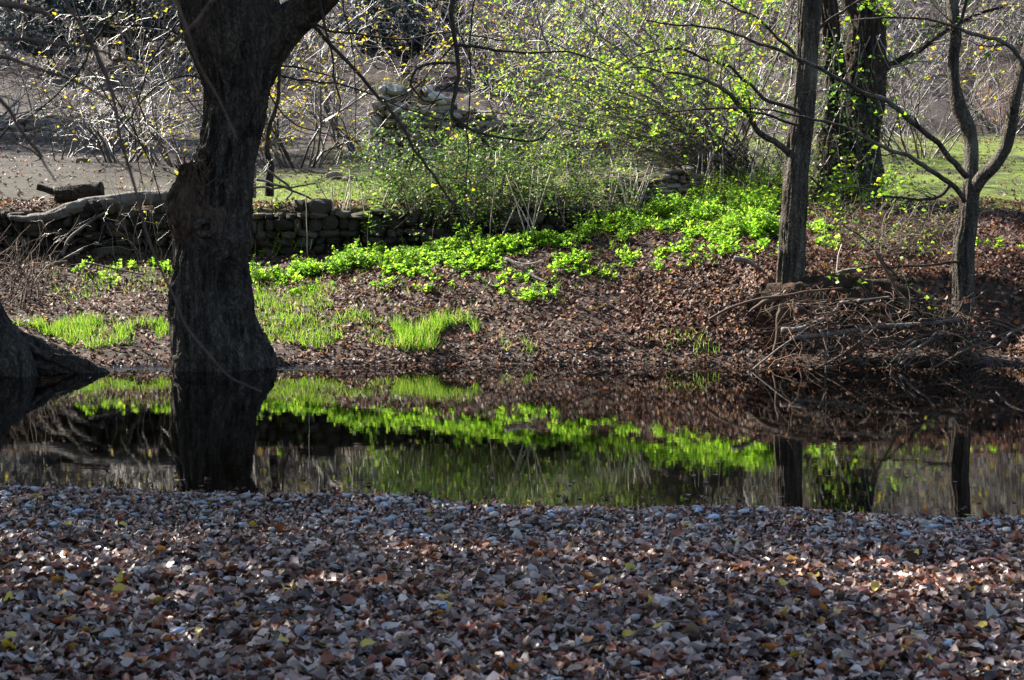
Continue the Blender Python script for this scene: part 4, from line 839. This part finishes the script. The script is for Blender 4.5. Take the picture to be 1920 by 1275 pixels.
# bramble hanging over the wall
br = thing('bramble_bush', (-.35, 19.9, float(height(-.35, 19.9))), 'rounded bramble bush with small green leaves spilling over the wall', 'bush'); b = np.array(br.location)
n = 240; st = b + np.column_stack([rng.uniform(-1.25, 1.35, n), rng.uniform(-.45, .5, n), np.full(n, -.05)])
s0 = grow(st, np.column_stack([rng.normal(0, .6, n), rng.normal(-.25, .5, n), rng.uniform(.5, 1.2, n)]), rng.uniform(.6, 1.75, n), rng.uniform(.003, .006, n), 8, .16, (0, -.04, -.17), .4)
tag(MB().tubes(*s0, 4).build('stems', M['twig_brown'], br), kind='stuff')
mb, tw = add_twigs([s0], [(5, .8, .4, .6), (3, .7, .5, .7)], (0, 0, -.08), 3, .002); tag(mb.build('twigs', M['twig_brown'], br), kind='stuff')
mb = MB(); nn = 15000; p = on_twigs(tw, nn, .05); scatter_leaves(mb, p, rotmats(nn, .9), rng.uniform(.028, .055, nn), [FLAT] + FARL[:2]); mb.build('leaves', M['leaf_bramble'], br)
# small leafy bush by the old trunk
sb = thing('leafy_shrub', hit(1600, 400, 16)[0], 'small lime leaved shrub at the foot of the old double trunk', 'shrub')
shrub_parts(sb, 22, .75, .9, .005, [(8, .8, .45, .6), (4, .7, .5, .7)], 'twig_brown', 480, 'leaf_lime', (.04, .07), rmin=.0018)
# dry grass tuft on the ruin
t = thing('grass_tuft', P(742, 168, 24.9), 'dry pale grass tuft on top of the ruined wall stub', 'grass'); b = np.array(t.location); n = 420
tp, tr_ = grow(b + np.column_stack([rng.uniform(-.32, .25, n), rng.uniform(-.2, .2, n), rng.uniform(-.12, .05, n)]), np.column_stack([rng.normal(-.15, .5, n), rng.normal(-.2, .4, n), np.ones(n)]), rng.uniform(.1, .28, n), rng.uniform(.002, .004, n), 4, .15, (-.05, 0, -.12), .15)
MB().tubes(tp, tr_, 3).build('blades', leafmat('dry_grass', [(0, (.20, .20, .08)), (.5, (.36, .34, .18)), (1, (.5, .46, .32))], .3, 1.4), t)

rng = np.random.default_rng(114); random.seed(114)
# ------------------------------------------------------------------ ground cover on the far bank
def inpoly(px, py, poly):
    poly = np.asarray(poly, float); ins = np.zeros(len(px), bool); j = len(poly) - 1
    for i in range(len(poly)):
        xi, yi = poly[i]; xj, yj = poly[j]
        c = ((yi > py) != (yj > py)) & (px < (xj - xi) * (py - yi) / (yj - yi + 1e-12) + xi); ins ^= c; j = i
    return ins
def sample_poly(poly, n, d0=14., rough=14):
    poly = np.asarray(poly, float); px = rng.uniform(poly[:, 0].min(), poly[:, 0].max(), n * 6); py = rng.uniform(poly[:, 1].min(), poly[:, 1].max(), n * 6)
    o = rough * fbm(np.column_stack([px * .03, py * .05, px * 0]), 2)
    k = inpoly(px + o, py + o * .6, poly); px, py = px[k][:n], py[k][:n]; return hit(px, py, d0, 24, 500)
def nettles(pos, hmin, hmax, lsz=(.034, .07), hmul=1., pairs=(4, 8)):
    """upright plants: stem with pairs of leaves, the biggest near the top"""
    mbs = MB(); mbl = MB(); n = len(pos)
    h = rng.uniform(hmin, hmax, n) * hmul; sp_, sr = grow(pos - [0, 0, .01], np.column_stack([rng.normal(0, .22, n), rng.normal(0, .22, n), np.ones(n)]), h, np.full(n, .0022), 4, .1)
    mbs.tubes(sp_, sr, 3)
    m = pairs[1] * 2; idx = np.repeat(np.arange(n), m); t = rng.uniform(.22, 1.0, n * m) ** .75
    keep = rng.uniform(size=n * m) < rng.uniform(pairs[0] / pairs[1], 1, n)[idx]; idx, t = idx[keep], t[keep]
    k = np.minimum((t * 4).astype(int), 3); f = (t * 4 - k)[:, None]; p = sp_[idx, k] * (1 - f) + sp_[idx, k + 1] * f
    sz = rng.uniform(*lsz, len(p)) * (1.15 - .4 * t); R = rotmats(len(p), .45)
    p = p + R[:, :, 0] * (sz * .55)[:, None]
    scatter_leaves(mbl, p, R, sz, [FLAT] + FARL[:4])
    return mbs, mbl
WP = [(472, 528), (560, 500), (650, 478), (740, 480), (800, 462), (880, 455), (960, 460), (1010, 450), (1090, 432), (1180, 408), (1270, 395), (1360, 388), (1465, 392),
      (1462, 462), (1400, 452), (1340, 456), (1260, 446), (1160, 446), (1080, 462), (1020, 470), (960, 482), (930, 500), (860, 502), (790, 512), (730, 503), (640, 512), (560, 520), (478, 545)]
pos = sample_poly(WP, 4300, 15, 22)
cl = v2(pos[:, 0], pos[:, 1], 2.6, 2, 4.2) + .5 * v2(pos[:, 0], pos[:, 1], 7., 1, 2.2); pos = pos[cl + rng.normal(0, .25, len(pos)) > -.42]
hm = np.clip(.6 + .9 * v2(pos[:, 0], pos[:, 1], 2.1, 2, 1.2), .3, 1.6)
spill = sample_poly([(520, 545), (760, 505), (960, 500), (1150, 470), (1400, 470), (1455, 490), (1300, 515), (1100, 540), (1000, 585), (880, 540), (760, 560), (600, 560)], 130, 15, 10)
pos = np.concatenate([pos, spill]); hm = np.concatenate([hm, np.full(len(spill), .4)])
dk = rng.uniform(size=len(pos)) < .28
mbs, mbl = nettles(pos[dk], .12, .34, hmul=hm[dk]); o = mbl.build('weeds', M['leaf_bramble']); tag(o, 'duller darker green weeds mixed through the bright weed bank', 'weeds', kind='stuff'); mbs.build('stems', M['weed'], o)
mbs, mbl = nettles(pos[~dk], .12, .34, hmul=hm[~dk])
o = mbl.build('weeds', M['weed']); tag(o, 'dense bright yellow green sunlit weeds along the bank crest', 'weeds', kind='stuff')
mbs.build('stems', M['weed'], o)
pos = sample_poly([(1300, 400), (1465, 380), (1465, 330), (1400, 340), (1330, 350)], 160, 15); mbs, mbl = nettles(pos, .2, .45, (.035, .06))
o = mbl.build('weeds', M['leaf_lime']); tag(o, 'taller looser lime weeds under the thicket beside the alder', 'weeds', kind='stuff'); mbs.build('stems', M['weed'], o)
for k, (px, py, n, s, lab) in enumerate([
    (1075, 498, 22, .13, 'round clump of bright weeds right of the pale stick'), (1045, 505, 10, .09, 'smaller weed clump against the pale stick'), (1015, 560, 9, .10, 'sparse weed clump low on the dark leaf litter below the pale stick'),
    (985, 562, 4, .06, 'thin weed sprig next to the sparse low weed clump'), (1290, 470, 10, .09, 'weed clump on rusty leaves midway to the alder'), (1360, 474, 14, .11, 'weed clump on rusty leaves close to the alder'), (1240, 480, 5, .07, 'small weed sprig on rusty leaves below the long weed bank'),
    (755, 515, 16, .11, 'weed clump at the lower left corner of the weed bank'), (800, 545, 3, .05, 'tiny weed sprig on dark leaves below the weed bank'), (1180, 490, 6, .07, 'weed sprig right of the round weed clump'),
    (1440, 470, 12, .10, 'weed clump touching the alder foot'), (1540, 430, 18, .15, 'weed clump between alder and brush heap'), (1550, 465, 8, .1, 'weed sprigs behind the root tangle'), (1865, 465, 8, .09, 'weed sprig on the leafy bank right of the forked tree'),
    (225, 508, 5, .09, 'green weed sprig on the shaded bank below the stone wall'), (175, 505, 6, .1, 'faint weed clump on the shaded bank near the propped branch'), (200, 530, 5, .09, 'low weed sprig in the middle of the shaded bank'), (310, 505, 12, .12, 'sunlit weed patch hard against the willow left side'),
    (505, 470, 8, .10, 'weed clump just right of the willow at the wall foot')]):
    p0 = hit(px, py, 15)[0]; pos = p0 + np.column_stack([rng.normal(0, s, n), rng.normal(0, s * 1.2, n), np.zeros(n)]); pos[:, 2] = height(pos[:, 0], pos[:, 1])
    t = thing('weed_clump', p0, lab, 'weeds', 'separate weed clumps on the far bank'); mbs, mbl = nettles(pos, .06, .16, (.04, .075)); mbl.build('leaves', M['weed'], t); mbs.build('stems', M['weed'], t)
rng = np.random.default_rng(115); random.seed(115)
# tall leafy weeds in front of the dark wall
for k, (px, py) in enumerate([(700, 470), (718, 472), (820, 455), (838, 452), (852, 450), (1085, 430), (905, 445), (690, 480)]):
    p0 = hit(px, py, 16)[0]; t = thing('leafy_weed', p0, 'tall thin stemmed weed with leafy top before the dark wall', 'weeds', 'tall weeds before the dark wall')
    sp_, sr = grow(p0[None], np.array([[rng.normal(0, .1), 0, 1.]]), np.array([rng.uniform(.45, .75)]), np.array([.004]), 6, .06); MB().tubes(sp_, sr, 4).build('stem', M['stalk'], t)
    mb = MB(); n = 26; p = on_twigs((sp_[:, 3:], sr[:, 3:]), n, .04); scatter_leaves(mb, p, rotmats(n, .5), rng.uniform(.04, .075, n), [FLAT]); mb.build('leaves', M['weed'], t)
# dry stalks
SG = 'dry stalks standing behind the weeds'
def stalk(px, py, hpx, lab='dry bare stalk standing upright behind the bright weeds', lean=None):
    p0 = hit(px, py, 16)[0]; n = 1; L = hpx * p0[1] / F
    sp_, sr = grow(p0[None] - [0, 0, .02], np.array([[rng.normal(0, .22) if lean is None else lean, rng.normal(0, .12), 1.]]), np.array([L]), np.array([rng.uniform(.006, .0095)]), 5, .05, tip=.7)
    o = centred(MB().tubes(sp_, sr, 5, True), 'dry_stalk', M['stalk'], p0); tag(o, lab, 'stalk', SG)
for px in list(rng.uniform(570, 720, 16)) + list(rng.uniform(770, 880, 26)) + list(rng.uniform(880, 1090, 24)):
    yy = np.interp(px, [480, 650, 760, 880, 1000, 1100], [496, 470, 462, 448, 446, 425]); stalk(px, yy + rng.uniform(-8, 2), rng.uniform(70, 135))
stalk(918, 448, 165, 'tallest straight pale stalk rising before the bramble', .05)
for px in list(rng.uniform(1105, 1200, 16)) + list(rng.uniform(1290, 1440, 14)):
    yy = np.interp(px, [1100, 1200, 1300, 1450], [410, 390, 372, 370]); stalk(px, yy, rng.uniform(55, 110), 'dry bare stalk standing before the broken brown wall')
# yellowing stems and grass tuft at the wall foot
for k, px in enumerate((478, 496, 508, 516)):
    p0 = hit(px, 480, 16)[0]; t = thing('spurge_stem', p0, 'yellowing leafy stem at the wall foot right of the willow', 'plant', 'yellowing stems by the willow')
    sp_, sr = grow(p0[None], np.array([[.05 + .16 * k, 0, 1.]]), np.array([rng.uniform(.45, .62)]), np.array([.006]), 5, .04); MB().tubes(sp_, sr, 5).build('stem', M['leaf_lime'], t)
    mb = MB(); n = 30; p = on_twigs((sp_, sr), n, .012); scatter_leaves(mb, p, rotmats(n, 1.), rng.uniform(.02, .045, n), [SLIM]); mb.build('leaves', M['leaf_yellow'], t)
def blades(pos, h0, h1, r=.0026, lean=.3, droop=-.1):
    n = len(pos); p, rr = grow(pos - [0, 0, .01], np.column_stack([rng.normal(0, lean, n), rng.normal(-.1, lean, n), np.ones(n)]), rng.uniform(h0, h1, n), np.full(n, r), 3, .12, (0, 0, droop), .12)
    T = unit(p[:, 1] - p[:, 0]); side = unit(np.cross(T, rng.normal(size=(n, 3)))); off = side[:, None] * rr[..., None] * 1.6
    v = np.stack([p - off, p + off], 2).reshape(n, -1, 3); k = v.shape[1]; q = np.array([[0, 1, 3, 2], [2, 3, 5, 4], [4, 5, 7, 6]])
    return MB().add(v, [(q[None] + (np.arange(n) * k)[:, None, None]).reshape(-1, 4)])
p0 = hit(548, 475, 16)[0]; n = 90; t = thing('grass_tuft', p0, 'arching long green grass tuft at the wall foot', 'grass')
blades(p0 + np.column_stack([rng.normal(0, .1, n), rng.normal(0, .08, n), np.zeros(n)]), .25, .5, .004, .35, -.22).build('blades', M['grass'], t)
for poly, n, h0, h1, lab in [
    ([(30, 612), (120, 600), (250, 603), (330, 608), (330, 625), (230, 622), (180, 632), (250, 640), (170, 658), (110, 640)], 4600, .03, .15, 'bright short grass patch between leaning tree and willow'),
    ([(738, 618), (800, 606), (890, 604), (895, 622), (840, 632), (820, 655), (770, 662), (735, 655)], 1900, .05, .22, 'upright bright grass patch on the low bank'),
    ([(478, 560), (560, 590), (680, 590), (730, 610), (725, 650), (600, 660), (500, 640), (476, 610)], 2600, .05, .14, 'sparse thin grass right of the willow foot'),
    ([(476, 540), (560, 530), (640, 545), (620, 580), (480, 590)], 1300, .05, .12, 'thin grass strip below the weed bank by the willow'),
    ([(600, 500), (760, 520), (900, 560), (880, 600), (720, 590), (620, 560)], 420, .03, .09, 'faint thin grass fading into the litter below the weed bank'),
    ([(940, 640), (1000, 630), (1005, 668), (950, 672)], 140, .06, .14, 'small grass tufts at the waterline right of the upright patch'),
    ([(1215, 640), (1260, 632), (1350, 640), (1340, 662), (1230, 668)], 170, .06, .15, 'small grass tufts at the waterline before the alder roots'),
    ([(90, 500), (320, 490), (325, 560), (100, 575)], 1300, .04, .10, 'scattered thin grass on the shaded bank below the wall')]:
    pos = sample_poly(poly, n, 14.8, 26); pos = pos[v2(pos[:, 0], pos[:, 1], 3.1, 2, 8.) + rng.normal(0, .4, len(pos)) > -.15]; tag(blades(pos, h0, h1).build('grass', M['grass']), lab, 'grass', kind='stuff')
# turf of the field
n = 20000; Dd = rng.uniform(19.7, 34, n) ; xx = rng.uniform(-4.2, 13, n); keep = ((xx < .6) & (Dd < 23)) | ((xx > 1.2) & (Dd < 24)) | (xx > 4); keep &= v2(xx, Dd, 1.1) > -.25
xk = np.concatenate([xx[keep], rng.uniform(-4.2, -1.3, 3500)]); yk = np.concatenate([Dd[keep], rng.uniform(19.7, 22.2, 3500)]); pos = np.column_stack([xk, yk, height(xk, yk)])
tag(blades(pos, .02, .06, .005, .6).build('turf', M['turf']), 'short sunny turf on the field behind the wall', 'grass', kind='stuff')

rng = np.random.default_rng(116); random.seed(116)
# ------------------------------------------------------------------ leaf litter
def normal_at(x, y):
    e = .05; return unit(np.stack([-(height(x + e, y) - height(x - e, y)) / (2 * e), -(height(x, y + e) - height(x, y - e)) / (2 * e), np.ones_like(x)], -1))
def litter(n, x0, x1, y0, y1, ok, s0, s1, tilt, name, mat, lab, lift=.012, temps=LEAVES):
    x = rng.uniform(x0, x1, n); y = rng.uniform(y0, y1, n); k = ok(x, y); x, y = x[k], y[k]; n = len(x)
    pos = np.column_stack([x, y, height(x, y) + rng.uniform(0, lift, n) + .006]); nm = normal_at(x, y)
    mb = MB(); scatter_leaves(mb, pos, rotmats(n, tilt, nm), rng.uniform(s0, s1, n), temps); return tag(mb.build(name, M[mat]), lab, 'leaves', kind='stuff')
mud = hit(420, 1086, 3, 10)[0]
nb = lambda x, y: (y < near_shore(x) + .05 + .06 * rng.normal(size=len(x))) & (np.abs(x) < 1.4 + y * .42) & (rng.uniform(size=len(x)) > .72 * np.exp(-((x - mud[0]) / .5) ** 2 - ((y - mud[1]) / .16) ** 2))
litter(36000, -4.6, 4.6, 2.6, 9.6, nb, .024, .056, .5, 'leaf_litter', 'litter', 'thick carpet of grey brown fallen leaves on the near bank', .018, FARL)
litter(46000, -4.6, 4.6, 6.2, 9.6, nb, .020, .048, .50, 'leaf_litter', 'litter', 'loose curled leaves on the leaf carpet along the near waterline', .026, FARL)
litter(54000, -3.6, 3.6, 4.0, 6.8, nb, .024, .062, .52, 'leaf_litter', 'litter', 'topmost loose curled leaves of the near leaf carpet', .03, MIDL)
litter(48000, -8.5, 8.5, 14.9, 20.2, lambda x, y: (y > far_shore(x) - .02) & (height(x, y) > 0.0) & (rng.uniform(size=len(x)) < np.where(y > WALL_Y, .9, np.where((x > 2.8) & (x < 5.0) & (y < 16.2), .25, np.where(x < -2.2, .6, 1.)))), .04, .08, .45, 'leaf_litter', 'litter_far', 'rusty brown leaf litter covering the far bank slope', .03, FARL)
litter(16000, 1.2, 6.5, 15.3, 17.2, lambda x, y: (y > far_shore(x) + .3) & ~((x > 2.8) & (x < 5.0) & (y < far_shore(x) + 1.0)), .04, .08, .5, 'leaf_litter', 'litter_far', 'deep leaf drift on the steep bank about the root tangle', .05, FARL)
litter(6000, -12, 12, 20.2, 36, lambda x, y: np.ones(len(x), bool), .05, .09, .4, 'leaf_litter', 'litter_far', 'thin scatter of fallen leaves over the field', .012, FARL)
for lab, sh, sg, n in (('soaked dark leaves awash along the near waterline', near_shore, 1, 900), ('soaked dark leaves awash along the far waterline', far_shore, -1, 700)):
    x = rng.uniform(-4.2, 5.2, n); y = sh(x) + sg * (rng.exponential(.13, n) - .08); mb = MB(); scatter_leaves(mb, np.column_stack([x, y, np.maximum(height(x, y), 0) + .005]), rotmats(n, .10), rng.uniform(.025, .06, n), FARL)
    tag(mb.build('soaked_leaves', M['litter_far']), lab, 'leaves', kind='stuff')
rng = np.random.default_rng(117); random.seed(117)
# pebbles
def peb(seed):
    import bmesh
    bm = bmesh.new(); bmesh.ops.create_icosphere(bm, subdivisions=1, radius=1.); v = np.array([q.co[:] for q in bm.verts]); fc = np.array([[q.index for q in f.verts] for f in bm.faces]); bm.free()
    v = v + .22 * np.stack([vn(v * 1.2 + seed * 7.7 + k * 13) for k in range(3)], -1); return v * [1, .72, .38], [fc]
PB = [peb(i) for i in range(6)]
n = 2300; x = rng.uniform(-4.6, 4.6, n); y = 8.5 - rng.exponential(1.5, n) - .17 * x; k = (y < near_shore(x) + .15) & (y > 3); x, y = x[k], y[k]; n = len(x)
mb = MB(); pos = np.column_stack([x, y, height(x, y) + .026]); R = rotmats(n, .2); sc = rng.uniform(.014, .036, n); tt_ = rng.integers(0, 6, n)
for j in range(6):
    m = tt_ == j; stamp(mb, PB[j][0], PB[j][1], pos[m], R[m], sc[m])
tag(mb.build('pebbles', M['pebble']), 'small river pebbles among the leaves along the near waterline', 'pebbles', kind='stuff')
n = 260; x = rng.uniform(-4, 4, n); y = far_shore(x) + rng.normal(0, .1, n); mb = MB(); stamp(mb, PB[1][0], PB[1][1], np.column_stack([x, y, np.maximum(height(x, y), -.02)]), rotmats(n, .3), rng.uniform(.01, .03, n))
tag(mb.build('pebbles', M['pebble']), 'small wet pebbles at the foot of the far bank', 'pebbles', kind='stuff')
def mesh_from(v, fs, name, mat):
    o = MB().add(v, fs).build(name, mat); me = o.data; bpy.data.objects.remove(o); return me
PM = {}
def pebble_obj(x, y, s, colr, label):
    j = random.randrange(6); key = (j, colr)
    if key not in PM:
        v, f = PB[j]; me = mesh_from(v, f, 'river_stone', M['pebble_' + colr]); PM[key] = me
    o = bpy.data.objects.new('river_stone', PM[key]); COL.objects.link(o); o.location = (x, y, float(height(x, y)) + s * .25 + .026); o.scale = (s, s * random.uniform(.8, 1.2), s * random.uniform(.8, 1.3))
    o.rotation_euler = (random.uniform(-.25, .25), random.uniform(-.25, .25), random.uniform(0, 6.28)); tag(o, label, 'stone', 'river stones among the near leaves')
for k in range(115):
    px = random.uniform(-60, 1980); py = random.choice([random.uniform(935, 1010), random.uniform(960, 1270)]); edge = np.interp(px, [0, 960, 1920], [912, 948, 972])
    if py < edge + 8: continue
    p = hit(px, py, 3, 10, 400)[0]; blue = random.random() < .5
    pebble_obj(p[0], p[1], random.uniform(.018, .04), 'blue' if blue else 'grey', 'smooth pale blue grey river stone among near fallen leaves' if blue else 'rounded dull grey river stone among near fallen leaves')
p = hit(1838, 1069, 3, 10)[0]; pebble_obj(p[0], p[1], .045, 'red', 'dark red rounded stone among the near fallen leaves')
p = hit(1730, 978, 3, 10)[0]; pebble_obj(p[0], p[1], .07, 'grey', 'largest blocky grey stone at the near water edge')
rng = np.random.default_rng(118); random.seed(118)
# the fallen leaves that can be told apart
LC = {'yellow': (.46, .33, .035), 'orange': (.40, .15, .03), 'rust': (.19, .055, .022), 'brown': (.10, .06, .042), 'pale': (.33, .29, .265), 'tan': (.25, .17, .12)}
LM = {k: leafmat('leaf_' + k + '_single', [(0, tuple(c * .8 for c in v)), (1, v)], .15, 1.2, .4, .5, True) for k, v in LC.items()}
LL = {'yellow': 'bright yellow fallen leaf on the near bank', 'orange': 'orange fallen leaf on the near bank', 'rust': 'rust red fallen leaf on the near bank', 'brown': 'large dark brown curled leaf on top of the near leaf carpet', 'pale': 'large pale grey leaf showing its underside on the near leaf carpet', 'tan': 'large tan curled leaf on top of the near leaf carpet'}
LME = {}
cols = ['yellow'] * 52 + ['orange'] * 34 + ['rust'] * 54 + ['brown'] * 50 + ['pale'] * 64 + ['tan'] * 46
for cname in cols:
    px = random.uniform(-30, 1950); py = 945 + 345 * random.random() ** (.8 if cname in ('yellow', 'orange', 'rust') else .55)
    if py < np.interp(px, [0, 960, 1920], [920, 955, 980]): py = np.interp(px, [0, 960, 1920], [925, 960, 985])
    p = hit(px, py, 3, 10, 400)[0]; j = random.randrange(8); key = (j, cname)
    if key not in LME:
        v, f = LEAVES[j]; LME[key] = mesh_from(v, f, 'fallen_leaf', LM[cname])
    o = bpy.data.objects.new('fallen_leaf', LME[key]); COL.objects.link(o); s = random.uniform(.042, .064) if cname in ('yellow', 'orange') else random.uniform(.045, .075)
    o.location = (p[0], p[1], p[2] + .048); o.scale = (s, s, s); o.rotation_euler = (random.gauss(0, .35), random.gauss(0, .35), random.uniform(0, 6.28))
    tag(o, LL[cname], 'leaf', cname + ' fallen leaves')
for k, (px, py, a, L) in enumerate([(480, 1168, .15, .34), (880, 1010, -.4, .2), (1480, 1058, .5, .25), (1230, 1190, -.2, .3), (250, 1010, .3, .22), (1620, 1225, .9, .3), (700, 1080, -.7, .22), (1010, 1240, .1, .35), (90, 1180, .5, .3), (1790, 1120, -.3, .3), (1380, 985, .2, .25), (600, 1250, 1.1, .3)]):
    p = hit(px, py, 3, 10)[0] + [0, 0, .05]; d = np.array([[math.cos(a), math.sin(a) * 1.2, 0]])
    tp, tr_ = grow(p[None], d, np.array([L]), np.array([.0045]), 7, .14, (0, 0, 0), .4); tp[..., 2] = height(tp[..., 0], tp[..., 1]) + .045
    tag(centred(MB().tubes(tp, tr_, 5, True), 'twig', M['twig_brown'], p), 'thin dry twig lying on the near leaf carpet', 'twig', 'twigs on the near leaf carpet')
# a few floating leaves
for k, (px, py) in enumerate([(1345, 868), (1700, 893), (1790, 905), (1560, 842), (1640, 700), (1830, 690)] + [(random.uniform(30, 1900), random.choice([random.uniform(700, 720), random.uniform(890, 940)])) for _ in range(40)]):
    q = P(px, py, 1.); d = q - [0, 0, HC]; t_ = -HC / d[2]; pt = np.array([0, 0, HC]) + d * t_
    o = bpy.data.objects.new('floating_leaf', mesh_from(leaf_t(.34, .15, .1, 0, .6, k)[0], leaf_t()[1], 'floating_leaf', LM['brown'])); COL.objects.link(o); o.location = (pt[0], pt[1], .004); o.scale = (.04,) * 3; o.rotation_euler = (0, 0, k * 1.7)
    tag(o, 'single dark leaf floating on the still water', 'leaf', 'leaves floating on the river')
